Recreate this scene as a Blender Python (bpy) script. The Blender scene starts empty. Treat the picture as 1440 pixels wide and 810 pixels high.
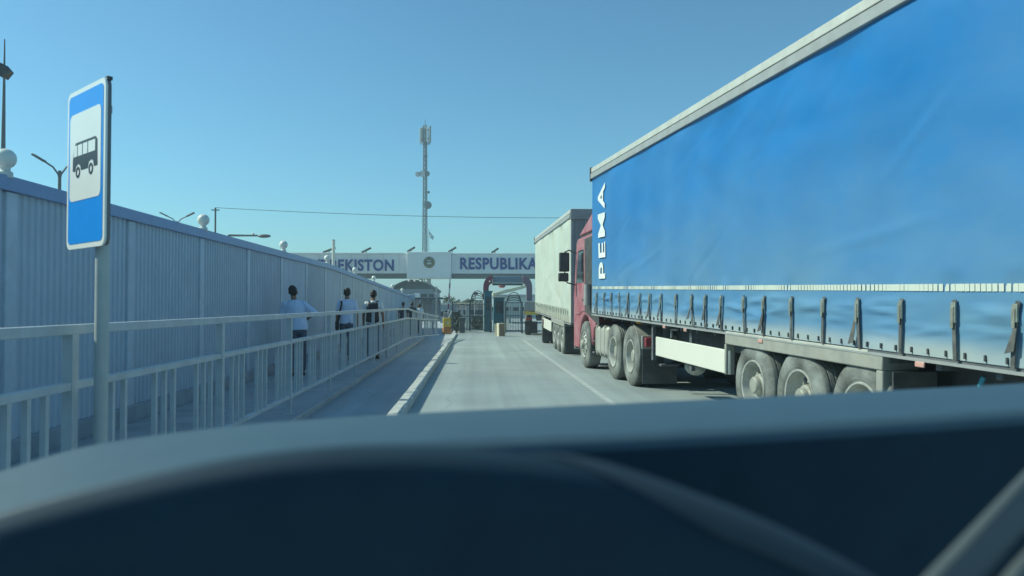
import bpy, math, random
from mathutils import Vector, Matrix, Euler

random.seed(7)
D = bpy.data
S = bpy.context.scene
COL = S.collection
rad = math.radians

# ------------------------------------------------------------------ camera, sky, sun, exposure
F = 1100.0                      # focal length in photo pixels (1440 wide)
EYE = Vector((0.0, 0.0, 1.47))
cam_data = D.cameras.new('camera')
cam = D.objects.new('camera', cam_data)
COL.objects.link(cam)
cam.location = EYE
cam.rotation_euler = (rad(90 + 1.198), 0, -math.atan(50 / F))
cam_data.sensor_width = 36
cam_data.lens = 36 * F / 1440
cam_data.clip_start = 0.02
cam_data.clip_end = 5000
cam_data.dof.use_dof = True
cam_data.dof.focus_distance = 17
cam_data.dof.aperture_fstop = 3.6
S.camera = cam
CR = Euler((rad(90 + 1.198), 0, -math.atan(50 / F))).to_matrix()

SUN_AZ = rad(-80)               # from +Y towards -X
SUN_EL = rad(40.6)
world = D.worlds.new('World')
S.world = world
world.use_nodes = True
wn = world.node_tree
wn.nodes.clear()
sky = wn.nodes.new('ShaderNodeTexSky')
sky.sky_type = 'NISHITA'
sky.sun_disc = False
sky.sun_elevation = SUN_EL
sky.sun_rotation = SUN_AZ
sky.altitude = 300
sky.air_density = 1.0
sky.dust_density = 0.9
sky.ozone_density = 1.6
tint = wn.nodes.new('ShaderNodeMix')
tint.data_type = 'RGBA'
tint.blend_type = 'MULTIPLY'
tint.inputs[0].default_value = 1.0
tint.inputs[7].default_value = (0.51, 0.99, 1.08, 1)
bg = wn.nodes.new('ShaderNodeBackground')
bg.inputs[1].default_value = 0.118
wo = wn.nodes.new('ShaderNodeOutputWorld')
wn.links.new(sky.outputs[0], tint.inputs[6])
wn.links.new(tint.outputs[2], bg.inputs[0])
wn.links.new(bg.outputs[0], wo.inputs[0])

sun_data = D.lights.new('sun', 'SUN')
sun_data.energy = 4.3
sun_data.angle = rad(0.53)
sun_data.color = (0.94, 1.0, 0.80)
sun = D.objects.new('sun', sun_data)
COL.objects.link(sun)
to_sun = Vector((math.sin(SUN_AZ) * math.cos(SUN_EL), math.cos(SUN_AZ) * math.cos(SUN_EL), math.sin(SUN_EL)))
sun.rotation_euler = to_sun.to_track_quat('Z', 'Y').to_euler()
sun.location = to_sun * 60

vs = S.view_settings
S.display_settings.display_device = 'sRGB'
vs.view_transform = 'Standard'
vs.look = 'None'
vs.gamma = 1
vs.exposure = 0.12


def P(px, py, Y):
    """The point of the place seen at a photo pixel, at distance Y along the road."""
    d = CR @ Vector(((px - 720) / F, -(py - 405) / F, -1))
    return EYE + d * (Y / d.y)


# ------------------------------------------------------------------ materials
_mats = {}


def M(name, rgb, rough=0.6, metal=0.0, var=0.12, scale=6.0, bump=0.0, bscale=60.0, dust=None, dust_amt=0.0, dscale=1.3,
      spec=0.5, stretch=(1, 1, 1), zdust=None, zcol=None, low_grey=None):
    """Procedural paint/plastic/metal: base colour broken up by noise, patches of dust, fine relief."""
    if name in _mats:
        return _mats[name]
    m = D.materials.new(name)
    m.use_nodes = True
    nt = m.node_tree
    b = nt.nodes['Principled BSDF']
    L = nt.links.new
    tc = nt.nodes.new('ShaderNodeTexCoord')
    mp = nt.nodes.new('ShaderNodeMapping')
    mp.inputs['Scale'].default_value = stretch
    L(tc.outputs['Object'], mp.inputs[0])
    n = nt.nodes.new('ShaderNodeTexNoise')
    n.inputs['Scale'].default_value = scale
    n.inputs['Detail'].default_value = 5
    n.inputs['Roughness'].default_value = 0.62
    L(mp.outputs[0], n.inputs['Vector'])
    r = nt.nodes.new('ShaderNodeValToRGB')
    r.color_ramp.elements[0].position = 0.3
    r.color_ramp.elements[1].position = 0.7
    r.color_ramp.elements[0].color = [c * (1 - var) for c in rgb] + [1]
    r.color_ramp.elements[1].color = [min(1, c * (1 + var)) for c in rgb] + [1]
    L(n.outputs['Fac'], r.inputs[0])
    out = r.outputs[0]
    rough_out = None
    if dust is not None:
        n2 = nt.nodes.new('ShaderNodeTexNoise')
        n2.inputs['Scale'].default_value = dscale
        n2.inputs['Detail'].default_value = 7
        n2.inputs['Roughness'].default_value = 0.7
        L(mp.outputs[0], n2.inputs['Vector'])
        mr = nt.nodes.new('ShaderNodeMapRange')
        mr.inputs[1].default_value = 0.35
        mr.inputs[2].default_value = 0.75
        mr.inputs[3].default_value = 0.0
        mr.inputs[4].default_value = dust_amt
        L(n2.outputs['Fac'], mr.inputs[0])
        fac = mr.outputs[0]
        if zdust is not None:            # road dirt thrown up on the lowest part of the sheet
            sp = nt.nodes.new('ShaderNodeSeparateXYZ')
            L(tc.outputs['Object'], sp.inputs[0])
            zr = nt.nodes.new('ShaderNodeMapRange')
            zr.interpolation_type = 'SMOOTHSTEP'
            zr.inputs[1].default_value = zdust[1]
            zr.inputs[2].default_value = zdust[0]
            zr.inputs[3].default_value = 0.0
            zr.inputs[4].default_value = zdust[2]
            L(sp.outputs[2], zr.inputs[0])
            wob = nt.nodes.new('ShaderNodeMath')
            wob.operation = 'MULTIPLY'
            L(zr.outputs[0], wob.inputs[0])
            mr2 = nt.nodes.new('ShaderNodeMapRange')
            mr2.inputs[1].default_value = 0.3
            mr2.inputs[2].default_value = 0.6
            mr2.inputs[3].default_value = 0.55
            mr2.inputs[4].default_value = 1.0
            L(n.outputs['Fac'], mr2.inputs[0])
            L(mr2.outputs[0], wob.inputs[1])
            ad = nt.nodes.new('ShaderNodeMath')
            ad.operation = 'MAXIMUM'
            L(fac, ad.inputs[0])
            L(wob.outputs[0], ad.inputs[1])
            if zcol is None:
                fac = ad.outputs[0]
            zfac = wob.outputs[0]
        if low_grey is not None:            # greyer towards the bottom of the sheet, patchy
            gr = nt.nodes.new('ShaderNodeMapRange')
            gr.interpolation_type = 'SMOOTHSTEP'
            gr.inputs[1].default_value = low_grey[1]
            gr.inputs[2].default_value = low_grey[0]
            gr.inputs[3].default_value = 0.0
            gr.inputs[4].default_value = low_grey[2]
            L(sp.outputs[2], gr.inputs[0])
            gm = nt.nodes.new('ShaderNodeMapRange')
            gm.inputs[1].default_value = 0.3
            gm.inputs[2].default_value = 0.65
            gm.inputs[3].default_value = 0.68
            gm.inputs[4].default_value = 1.0
            L(n2.outputs['Fac'], gm.inputs[0])
            gx = nt.nodes.new('ShaderNodeMath')
            gx.operation = 'MULTIPLY_ADD'
            L(gr.outputs[0], gx.inputs[0])
            L(gm.outputs[0], gx.inputs[1])
            L(fac, gx.inputs[2])
            gx.use_clamp = True
            fac = gx.outputs[0]
        mx = nt.nodes.new('ShaderNodeMix')
        mx.data_type = 'RGBA'
        L(fac, mx.inputs[0])
        L(out, mx.inputs[6])
        mx.inputs[7].default_value = list(dust) + [1]
        out = mx.outputs[2]
        if zcol is not None:
            mz = nt.nodes.new('ShaderNodeMix')
            mz.data_type = 'RGBA'
            L(zfac, mz.inputs[0])
            L(out, mz.inputs[6])
            mz.inputs[7].default_value = list(zcol) + [1]
            out = mz.outputs[2]
        rr = nt.nodes.new('ShaderNodeMapRange')
        rr.inputs[3].default_value = rough
        rr.inputs[4].default_value = min(1, rough + 0.4)
        L(fac, rr.inputs[0])
        rough_out = rr.outputs[0]
    L(out, b.inputs['Base Color'])
    b.inputs['Roughness'].default_value = rough
    if rough_out is not None:
        L(rough_out, b.inputs['Roughness'])
    b.inputs['Metallic'].default_value = metal
    b.inputs['Specular IOR Level'].default_value = spec
    if bump > 0:
        n3 = nt.nodes.new('ShaderNodeTexNoise')
        n3.inputs['Scale'].default_value = bscale
        n3.inputs['Detail'].default_value = 4
        L(mp.outputs[0], n3.inputs['Vector'])
        bp = nt.nodes.new('ShaderNodeBump')
        bp.inputs['Strength'].default_value = bump
        bp.inputs['Distance'].default_value = 0.02
        L(n3.outputs['Fac'], bp.inputs['Height'])
        L(bp.outputs[0], b.inputs['Normal'])
    _mats[name] = m
    return m


DUST = (0.42, 0.40, 0.33)


def asphalt(name, rgb, seed=0.0):
    m = D.materials.new(name)
    m.use_nodes = True
    nt = m.node_tree
    b = nt.nodes['Principled BSDF']
    L = nt.links.new
    tc = nt.nodes.new('ShaderNodeTexCoord')
    mp = nt.nodes.new('ShaderNodeMapping')
    mp.inputs['Location'].default_value = (seed, seed * 2, 0)
    L(tc.outputs['Object'], mp.inputs[0])

    def noise(scale, detail, stretch=None, rough=0.6):
        n = nt.nodes.new('ShaderNodeTexNoise')
        n.inputs['Scale'].default_value = scale
        n.inputs['Detail'].default_value = detail
        n.inputs['Roughness'].default_value = rough
        if stretch:
            q = nt.nodes.new('ShaderNodeMapping')
            q.inputs['Scale'].default_value = stretch
            L(mp.outputs[0], q.inputs[0])
            L(q.outputs[0], n.inputs['Vector'])
        else:
            L(mp.outputs[0], n.inputs['Vector'])
        return n.outputs['Fac']

    def ramp(src, lo, hi, a, c):
        r = nt.nodes.new('ShaderNodeMapRange')
        r.inputs[1].default_value = lo
        r.inputs[2].default_value = hi
        r.inputs[3].default_value = a
        r.inputs[4].default_value = c
        L(src, r.inputs[0])
        return r.outputs[0]

    def mul(x, y):
        q = nt.nodes.new('ShaderNodeMath')
        q.operation = 'MULTIPLY'
        L(x, q.inputs[0])
        L(y, q.inputs[1])
        return q.outputs[0]

    big = ramp(noise(0.35, 6), 0.3, 0.7, 0.86, 1.12)
    tracks = ramp(noise(1.0, 4, (1.6, 0.03, 1)), 0.35, 0.65, 0.82, 1.08)
    fine = ramp(noise(55, 3), 0.25, 0.75, 0.8, 1.2)
    patch = ramp(noise(2.2, 8, None, 0.75), 0.60, 0.70, 1.0, 0.82)
    # long thin cracks and tar seams
    vor = nt.nodes.new('ShaderNodeTexVoronoi')
    vor.feature = 'DISTANCE_TO_EDGE'
    vor.inputs['Scale'].default_value = 0.22
    wv = nt.nodes.new('ShaderNodeMix')
    wv.data_type = 'VECTOR'
    wv.inputs[0].default_value = 0.25
    nn = nt.nodes.new('ShaderNodeTexNoise')
    nn.inputs['Scale'].default_value = 1.5
    nn.inputs['Detail'].default_value = 6
    L(mp.outputs[0], nn.inputs['Vector'])
    L(mp.outputs[0], wv.inputs[4])
    L(nn.outputs['Color'], wv.inputs[5])
    L(wv.outputs[1], vor.inputs['Vector'])
    crack = ramp(vor.outputs['Distance'], 0.0, 0.004, 0.86, 1.0)
    v = mul(mul(mul(big, tracks), mul(fine, patch)), crack)
    mx = nt.nodes.new('ShaderNodeMix')
    mx.data_type = 'RGBA'
    mx.blend_type = 'MULTIPLY'
    mx.inputs[0].default_value = 1
    mx.inputs[6].default_value = list(rgb) + [1]
    L(v, mx.inputs[7])
    L(mx.outputs[2], b.inputs['Base Color'])
    b.inputs['Roughness'].default_value = 0.85
    bp = nt.nodes.new('ShaderNodeBump')
    bp.inputs['Strength'].default_value = 0.35
    bp.inputs['Distance'].default_value = 0.006
    L(noise(90, 2), bp.inputs['Height'])
    L(bp.outputs[0], b.inputs['Normal'])
    return m


# ------------------------------------------------------------------ mesh building
class MB:
    def __init__(s):
        s.v, s.f = [], []

    def add(s, vs, fs):
        o = len(s.v)
        s.v += [Vector(v) for v in vs]
        s.f += [[i + o for i in q] for q in fs]
        return s

    def box(s, x0, x1, y0, y1, z0, z1):
        return s.add([(x0, y0, z0), (x1, y0, z0), (x1, y1, z0), (x0, y1, z0), (x0, y0, z1), (x1, y0, z1), (x1, y1, z1), (x0, y1, z1)],
                     [(0, 3, 2, 1), (4, 5, 6, 7), (0, 1, 5, 4), (1, 2, 6, 5), (2, 3, 7, 6), (3, 0, 4, 7)])

    def hexa(s, lo, hi):
        """Box from two quads of four corners."""
        return s.add(list(lo) + list(hi), [(0, 3, 2, 1), (4, 5, 6, 7), (0, 1, 5, 4), (1, 2, 6, 5), (2, 3, 7, 6), (3, 0, 4, 7)])

    def bar(s, a, b, w, h=None, up=(0, 0, 1)):
        """Rectangular bar from a to b, w wide, h high."""
        a, b = Vector(a), Vector(b)
        h = w if h is None else h
        d = (b - a).normalized()
        u = Vector(up)
        if abs(d.dot(u)) > 0.95:
            u = Vector((0, 1, 0))
        x = d.cross(u).normalized()
        y = x.cross(d).normalized()
        q = lambda p: [p + x * i * w / 2 + y * j * h / 2 for i, j in ((-1, -1), (1, -1), (1, 1), (-1, 1))]
        return s.hexa(q(a), q(b))

    def tube(s, pts, r, n=8, cap=True):
        pts = [Vector(p) for p in pts]
        rs = r if isinstance(r, (list, tuple)) else [r] * len(pts)
        vs, fs = [], []
        prev = None
        for i, p in enumerate(pts):
            d = (pts[min(i + 1, len(pts) - 1)] - pts[max(i - 1, 0)]).normalized()
            if prev is None:
                u = Vector((0, 0, 1)) if abs(d.z) < 0.9 else Vector((0, 1, 0))
                x = d.cross(u).normalized()
            else:
                x = (prev - d * prev.dot(d)).normalized()
            prev = x
            y = d.cross(x).normalized()
            for k in range(n):
                a = 2 * math.pi * k / n
                vs.append(p + (x * math.cos(a) + y * math.sin(a)) * rs[i])
        for i in range(len(pts) - 1):
            for k in range(n):
                k2 = (k + 1) % n
                fs.append((i * n + k, i * n + k2, (i + 1) * n + k2, (i + 1) * n + k))
        if cap:
            fs.append(tuple(range(n))[::-1])
            fs.append(tuple((len(pts) - 1) * n + k for k in range(n)))
        return s.add(vs, fs)

    def lathe(s, prof, n=24, axis='x', c=(0, 0, 0), close=False):
        """prof: (radius, along) pairs turned round the axis."""
        c = Vector(c)
        vs, fs = [], []
        m = len(prof)
        for k in range(n):
            a = 2 * math.pi * k / n
            ca, sa = math.cos(a), math.sin(a)
            for r, h in prof:
                p = (h, r * ca, r * sa) if axis == 'x' else ((r * ca, r * sa, h) if axis == 'z' else (r * ca, h, r * sa))
                vs.append(c + Vector(p))
        for k in range(n):
            k2 = (k + 1) % n
            for i in range(m if close else m - 1):
                i2 = (i + 1) % m
                fs.append((k * m + i, k * m + i2, k2 * m + i2, k2 * m + i))
        return s.add(vs, fs)

    def ball(s, c, r, nu=12, nv=8):
        c = Vector(c)
        r = (r, r, r) if not isinstance(r, (tuple, list)) else r
        vs = [c + Vector((0, 0, -r[2]))]
        for j in range(1, nv):
            t = -math.pi / 2 + math.pi * j / nv
            for k in range(nu):
                a = 2 * math.pi * k / nu
                vs.append(c + Vector((r[0] * math.cos(t) * math.cos(a), r[1] * math.cos(t) * math.sin(a), r[2] * math.sin(t))))
        vs.append(c + Vector((0, 0, r[2])))
        fs = []
        top = len(vs) - 1
        for k in range(nu):
            k2 = (k + 1) % nu
            fs.append((0, 1 + k2, 1 + k))
            for j in range(nv - 2):
                a = 1 + j * nu
                fs.append((a + k, a + k2, a + nu + k2, a + nu + k))
            fs.append((1 + (nv - 2) * nu + k, 1 + (nv - 2) * nu + k2, top))
        return s.add(vs, fs)

    def grid(s, fn, nu, nv, flip=False):
        vs = [fn(i / nu, j / nv) for j in range(nv + 1) for i in range(nu + 1)]
        w = nu + 1
        fs = [(j * w + i, j * w + i + 1, (j + 1) * w + i + 1, (j + 1) * w + i) for j in range(nv) for i in range(nu)]
        if flip:
            fs = [q[::-1] for q in fs]
        return s.add(vs, fs)

    def prism(s, poly, fn0, fn1):
        """A 2-D outline given depth: fn0/fn1 map (a, b) to the two faces."""
        n = len(poly)
        vs = [fn0(*p) for p in poly] + [fn1(*p) for p in poly]
        fs = [tuple(range(n))[::-1], tuple(range(n, 2 * n))] + [(i, (i + 1) % n, n + (i + 1) % n, n + i) for i in range(n)]
        return s.add(vs, fs)

    def warp(s, fn):
        s.v = [Vector(fn(v)) for v in s.v]
        return s

    def mesh(s, name, smooth=35):
        me = D.meshes.new(name)
        me.from_pydata([tuple(v) for v in s.v], [], [tuple(q) for q in s.f])
        import bmesh
        bm = bmesh.new()
        bm.from_mesh(me)
        bmesh.ops.recalc_face_normals(bm, faces=bm.faces)
        bm.to_mesh(me)
        bm.free()
        if smooth:
            me.polygons.foreach_set('use_smooth', [True] * len(me.polygons))
            me.set_sharp_from_angle(angle=rad(smooth))
        return me

    def build(s, name, mat, parent=None, smooth=35, bevel=0.0, seg=2):
        o = D.objects.new(name, s.mesh(name, smooth))
        o.data.materials.append(mat)
        COL.objects.link(o)
        if parent:
            o.parent = parent
        if bevel:
            b = o.modifiers.new('bevel', 'BEVEL')
            b.width = bevel
            b.segments = seg
            b.limit_method = 'ANGLE'
            b.angle_limit = rad(40)
        return o


def link(name, me, parent=None, loc=None, rot=None):
    o = D.objects.new(name, me)
    COL.objects.link(o)
    if parent:
        o.parent = parent
    if loc is not None:
        o.location = loc
    if rot is not None:
        o.rotation_euler = rot
    return o


def tag(o, label=None, cat=None, group=None, kind=None):
    for k, v in (('label', label), ('category', cat), ('group', group), ('kind', kind)):
        if v:
            o[k] = v
    return o


def thing(name, label, cat, loc=(0, 0, 0), rot=(0, 0, 0), group=None):
    o = D.objects.new(name, None)
    o.empty_display_size = 0.3
    COL.objects.link(o)
    o.location = loc
    o.rotation_euler = rot
    return tag(o, label, cat, group)


def copy_tree(o, parent=None):
    c = o.copy()
    COL.objects.link(c)
    if parent:
        c.parent = parent
    for ch in list(o.children):
        copy_tree(ch, c)
    return c


def text_mesh(body, size, offset=0.0, extrude=0.0, space=1.0):
    cu = D.curves.new('lettering', 'FONT')
    cu.body = body
    cu.size = size
    cu.offset = offset
    cu.extrude = extrude
    cu.space_character = space
    cu.resolution_u = 4
    o = D.objects.new('lettering', cu)
    COL.objects.link(o)
    dg = bpy.context.evaluated_depsgraph_get()
    me = D.meshes.new_from_object(o.evaluated_get(dg))
    D.objects.remove(o)
    D.curves.remove(cu)
    return me


def text_into(body, x0, x1, y0, y1, depth, offset=0.02, space=1.0):
    """Lettering mesh stretched to fill x0..x1, y0..y1 in its own plane, z = 0..depth."""
    me = text_mesh(body, 1.0, offset, 0.05, space)
    xs = [v.co.x for v in me.vertices]
    ys = [v.co.y for v in me.vertices]
    ax, bx, ay, by = min(xs), max(xs), min(ys), max(ys)
    for v in me.vertices:
        v.co = ((v.co.x - ax) / (bx - ax) * (x1 - x0) + x0, (v.co.y - ay) / (by - ay) * (y1 - y0) + y0, depth * (0.5 + v.co.z * 10))
    return me

# ------------------------------------------------------------------ shared materials
m_road = asphalt('road_asphalt', (0.29, 0.335, 0.335))
m_lane = asphalt('side_lane_asphalt', (0.38, 0.41, 0.43), 7.0)
m_ground = M('dry_ground', (0.26, 0.24, 0.19), 0.95, var=0.25, scale=0.4, bump=0.3, bscale=8)
m_pave = M('sidewalk_concrete', (0.42,0.43,0.43), 0.9, var=0.16, scale=3, bump=0.25, bscale=50)
m_kerb = M('kerb_concrete', (0.54, 0.57, 0.54), 0.85, var=0.18, scale=5, bump=0.3, bscale=45, dust=(0.2, 0.2, 0.18), dust_amt=0.5, dscale=4)
m_line = M('worn_line', (0.39, 0.42, 0.41), 0.85, var=0.25, scale=4)
m_fence = M('fence_sheet', (0.55, 0.63, 0.71), 0.45, var=0.07, scale=1.5, dust=(0.45, 0.48, 0.52), dust_amt=0.5, dscale=1.1)
nt = m_fence.node_tree                     # sheets from different batches, unevenly faded
oi = nt.nodes.new('ShaderNodeObjectInfo')
fr_ = nt.nodes.new('ShaderNodeMapRange')
fr_.inputs[3].default_value = 0.86
fr_.inputs[4].default_value = 1.0
nt.links.new(oi.outputs['Random'], fr_.inputs[0])
fm = nt.nodes.new('ShaderNodeMix')
fm.data_type = 'RGBA'
fm.blend_type = 'MULTIPLY'
fm.inputs[0].default_value = 1
bsdf = nt.nodes['Principled BSDF']
src = bsdf.inputs['Base Color'].links[0].from_socket
nt.links.new(src, fm.inputs[6])
nt.links.new(fr_.outputs[0], fm.inputs[7])
nt.links.new(fm.outputs[2], bsdf.inputs['Base Color'])
m_fpost = M('fence_post', (0.57, 0.64, 0.71), 0.5, var=0.08, dust=(0.36, 0.37, 0.36), dust_amt=0.4)
m_fcap = M('fence_cap', (0.24,0.32,0.50), 0.4, var=0.08)
m_plinth = M('fence_plinth', (0.34, 0.37, 0.40), 0.9, var=0.15, scale=4, bump=0.3)
m_globe = M('opal_globe', (0.78, 0.78, 0.70), 0.25, var=0.05, scale=4)
m_rail = M('railing_paint', (0.52,0.57,0.59), 0.45, var=0.08, scale=7, dust=(0.33, 0.32, 0.28), dust_amt=0.45, dscale=4)
m_galv = M('galvanised', (0.38, 0.40, 0.40), 0.45, 0.4, var=0.12, scale=9)
m_dark = M('dark_metal', (0.045, 0.05, 0.055), 0.55, var=0.3, scale=8, dust=DUST, dust_amt=0.25, dscale=4)
m_white = M('white_paint', (0.72, 0.72, 0.66), 0.45, var=0.05, scale=3, dust=(0.4, 0.37, 0.3), dust_amt=0.3, dscale=3)
m_grey = M('grey_paint', (0.30, 0.31, 0.31), 0.5, var=0.12, scale=5, dust=DUST, dust_amt=0.3)
m_lampgrey = M('lamp_grey', (0.16, 0.17, 0.18), 0.5, var=0.1)

# ------------------------------------------------------------------ ground, road, pavement
g = MB().add([(-900, -60, -0.05), (900, -60, -0.05), (900, 1800, -0.05), (-900, 1800, -0.05)], [(0, 1, 2, 3)]).build('ground', m_ground, smooth=0)
tag(g, kind='structure')
r = MB()
r.grid(lambda u, v: (-0.94 + u * 16, -10 + v * 170, 0.0), 16, 60)
tag(r.build('road', m_road, smooth=0), kind='structure')
r = MB().add([(-2.22, -10, 0.004), (-1.10, -10, 0.004), (-1.10, 34, 0.004), (-2.22, 34, 0.004), (-4.9, 34, 0.004), (-4.9, 160, 0.004), (-1.10, 160, 0.004)],
             [(0, 1, 2, 3), (4, 3, 2, 6, 5)]).build('side_lane', m_lane, smooth=0)
tag(r, kind='structure')
r = MB()
r.box(-4.04, -2.20, -10, 33.5, -0.04, 0.085)
tag(r.build('sidewalk', m_pave, bevel=0.015), kind='structure')
# kerb of single stones
kerb = MB().box(-1.115, -0.945, -8, 38.4, -0.04, 0.02).build('kerb', m_kerb, smooth=0)
tag(kerb, kind='structure')
kmeshes = []
for j in range(4):
    mb = MB()
    L_ = 0.975
    t = lambda: random.uniform(-0.006, 0.006)
    mb.hexa([(-1.13, 0, -0.03), (-0.93, 0, -0.03), (-0.93, L_, -0.03), (-1.13, L_, -0.03)],
            [(-1.125 + t(), 0, 0.09 + t()), (-0.945 + t(), 0, 0.09 + t()), (-0.945 + t(), L_, 0.09 + t()), (-1.125 + t(), L_, 0.09 + t())])
    o = mb.build('kerbstone', m_kerb, kerb, bevel=0.012)
    kmeshes.append(o.data)
    o.location.y = -2 + j
for k in range(4, 40):
    o = link('kerbstone', kmeshes[random.randrange(4)], kerb, (random.uniform(-0.006, 0.006), -2 + k, random.uniform(-0.006, 0.004)))
    bv = o.modifiers.new('bevel', 'BEVEL')
    bv.width = 0.012
    bv.segments = 1
# worn, thin lane line to the right
r = MB()
pts = [(2.02, 9), (1.99, 16), (1.95, 24), (1.92, 33)]
for (xa, ya), (xb, yb) in zip(pts, pts[1:]):
    r.add([(xa - 0.05, ya, 0.005), (xa + 0.05, ya, 0.005), (xb + 0.05, yb, 0.005), (xb - 0.05, yb, 0.005)], [(0, 1, 2, 3)])
tag(r.build('lane_line', m_line, smooth=0), kind='structure')

# ------------------------------------------------------------------ corrugated fence on the left
FX = -4.11


def fence_top(Y):
    return 2.592 if Y < 22 else 2.592 - 0.56 * (Y - 22) / 25.2


fence = thing('corrugated_fence', 'long tall blue grey corrugated metal fence along the sidewalk', 'fence', (FX, 0, 0))
PITCH, STEP = 0.112, 2.40
for k in range(21):
    y0 = -2.52 + k * STEP
    mb = MB()
    y = y0 + 0.09
    prof = []
    while y < y0 + STEP - 0.09:
        prof += [(0.0, y), (0.0, y + 0.040), (-0.019, y + 0.055), (-0.019, y + 0.097)]
        y += PITCH
    vs = []
    for x, yy in prof:
        vs += [(x, yy, 0.255), (x, yy, fence_top(yy) - 0.13)]
    mb.add(vs, [(2 * i, 2 * i + 2, 2 * i + 3, 2 * i + 1) for i in range(len(prof) - 1)])
    o = mb.build('panel', m_fence, fence, smooth=0)
    so = o.modifiers.new('thickness', 'SOLIDIFY')
    so.thickness = 0.004
    MB().box(-0.05, 0.02, y0 - 0.085, y0 + 0.085, 0.05, fence_top(y0) - 0.132).build('post', m_fpost, fence, bevel=0.01)
mb = MB()
for a, b in ((-3.2, 22), (22, 47.9)):
    ha, hb = fence_top(a), fence_top(b)
    mb.hexa([(-0.07, a, ha - 0.13), (0.055, a, ha - 0.13), (0.055, b, hb - 0.13), (-0.07, b, hb - 0.13)],
            [(-0.07, a, ha), (0.04, a, ha), (0.04, b, hb), (-0.07, b, hb)])
mb.build('coping', m_fcap, fence, smooth=0)
MB().box(-0.12, 0.06, -3.2, 47.9, -0.04, 0.275).build('plinth', m_plinth, fence, bevel=0.01)
MB().box(-0.3, 0.35, 47.9, 48.5, -0.04, 2.08).build('end_pillar', m_fpost, fence, bevel=0.02)

# globe lamps on the fence
gl = thing('globe_lamp', 'white globe lamp on the fence, nearest to the bus stop sign', 'lamp', (FX, 7.0, 2.592), group='globe lamps along the fence')
MB().lathe([(0.0, -0.02), (0.06, -0.02), (0.06, 0.03), (0.04, 0.045), (0.04, 0.075), (0.0, 0.075)], 14, 'z').build('base', m_white, gl)
MB().ball((0, 0, 0.15), 0.088, 20, 12).build('globe', m_globe, gl, smooth=80)
glabels = ['white globe lamp on the fence right of the bus stop sign', 'third white globe lamp along the fence from the near end',
           'white globe lamp on the fence beside the white pole', 'white globe lamp on the fence in front of the blue letters on the left beam',
           'white globe lamp on the fence just below the left beam of the overhead sign', 'second last white globe lamp down the fence, under the beam',
           'last and farthest white globe lamp at the end of the fence']
for k, lab in enumerate(glabels):
    Y = 11.96 + 4.9 * k if k < 5 else (38.6, 43.5)[k - 5]
    c = copy_tree(gl)
    c.location = (FX, Y, fence_top(Y))
    c['label'] = lab

# ------------------------------------------------------------------ railing
rail = thing('railing', 'grey metal pedestrian railing with handrail and balusters along the sidewalk', 'railing', (0, 0, 0))
RX = -2.35


def rail_x(Y):
    return RX if Y < 27 else RX + 0.75 * ((Y - 27) / 6.0) ** 1.7


def rail_h(Y):
    return 0 if Y < 27 else -0.36 * ((Y - 27) / 6.0)


def rail_run(z, w, h, y0, y1, name, drop=1.0):
    mb = MB()
    ys = [y0, 27] + [27 + (y1 - 27) * i / 8 for i in range(1, 9)]
    vs, fs = [], []
    for Y in ys:
        x, zz = rail_x(Y), z + rail_h(Y) * drop
        vs += [(x - w / 2, Y, zz - h), (x + w / 2, Y, zz - h), (x + w / 2, Y, zz), (x - w / 2, Y, zz)]
    for i in range(len(ys) - 1):
        for a in range(4):
            b = (a + 1) % 4
            fs.append((4 * i + a, 4 * i + b, 4 * i + 4 + b, 4 * i + 4 + a))
    fs += [(3, 2, 1, 0), tuple(4 * (len(ys) - 1) + a for a in range(4))]
    mb.add(vs, fs)
    return mb.build(name, m_rail, rail, smooth=30, bevel=0.006)


rail_run(1.352, 0.06, 0.058, -1.5, 33, 'handrail')
rail_run(1.022, 0.05, 0.05, -1.5, 33, 'mid_rail', 0.5)
rail_run(0.33, 0.05, 0.045, -1.5, 33, 'bottom_rail', 0.3)
post_me = MB().box(-0.03, 0.03, -0.035, 0.035, 0.08, 1.296).mesh('post', 0)
post_me.materials.append(m_rail)
bal_me = MB().box(-0.016, 0.016, -0.018, 0.018, 0.328, 0.974).mesh('baluster', 0)
bal_me.materials.append(m_rail)
foot_me = MB().box(-0.06, 0.06, -0.06, 0.06, 0.083, 0.097).mesh('foot_plate', 0)
foot_me.materials.append(m_rail)
Y = 1.99 - 2.66
while Y < 33:
    p = link('post', post_me, rail, (rail_x(Y), Y, 0))
    p.scale.z = (1.296 + rail_h(Y)) / 1.296
    link('foot_plate', foot_me, p)
    for off in (0.52, 1.37, 2.22):
        for d in (-0.175, 0, 0.175):
            yb = Y + off + d
            if -0.4 < yb < 32.9:
                b = link('baluster', bal_me, rail, (rail_x(yb), yb, 0))
                b.scale.z = (0.974 + rail_h(yb) * 0.5) / 0.974 if rail_h(yb) else 1
    Y += 2.66
for k in range(14):                    # the bent end has close-set bars up to the handrail too
    yb = 28.3 + k * 0.34
    top = 1.296 + rail_h(yb)
    MB().box(-0.015, 0.015, -0.015, 0.015, 1.02 + rail_h(yb) * 0.5, top).build('baluster', m_rail, rail, smooth=0).location = (rail_x(yb), yb, 0)

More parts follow.
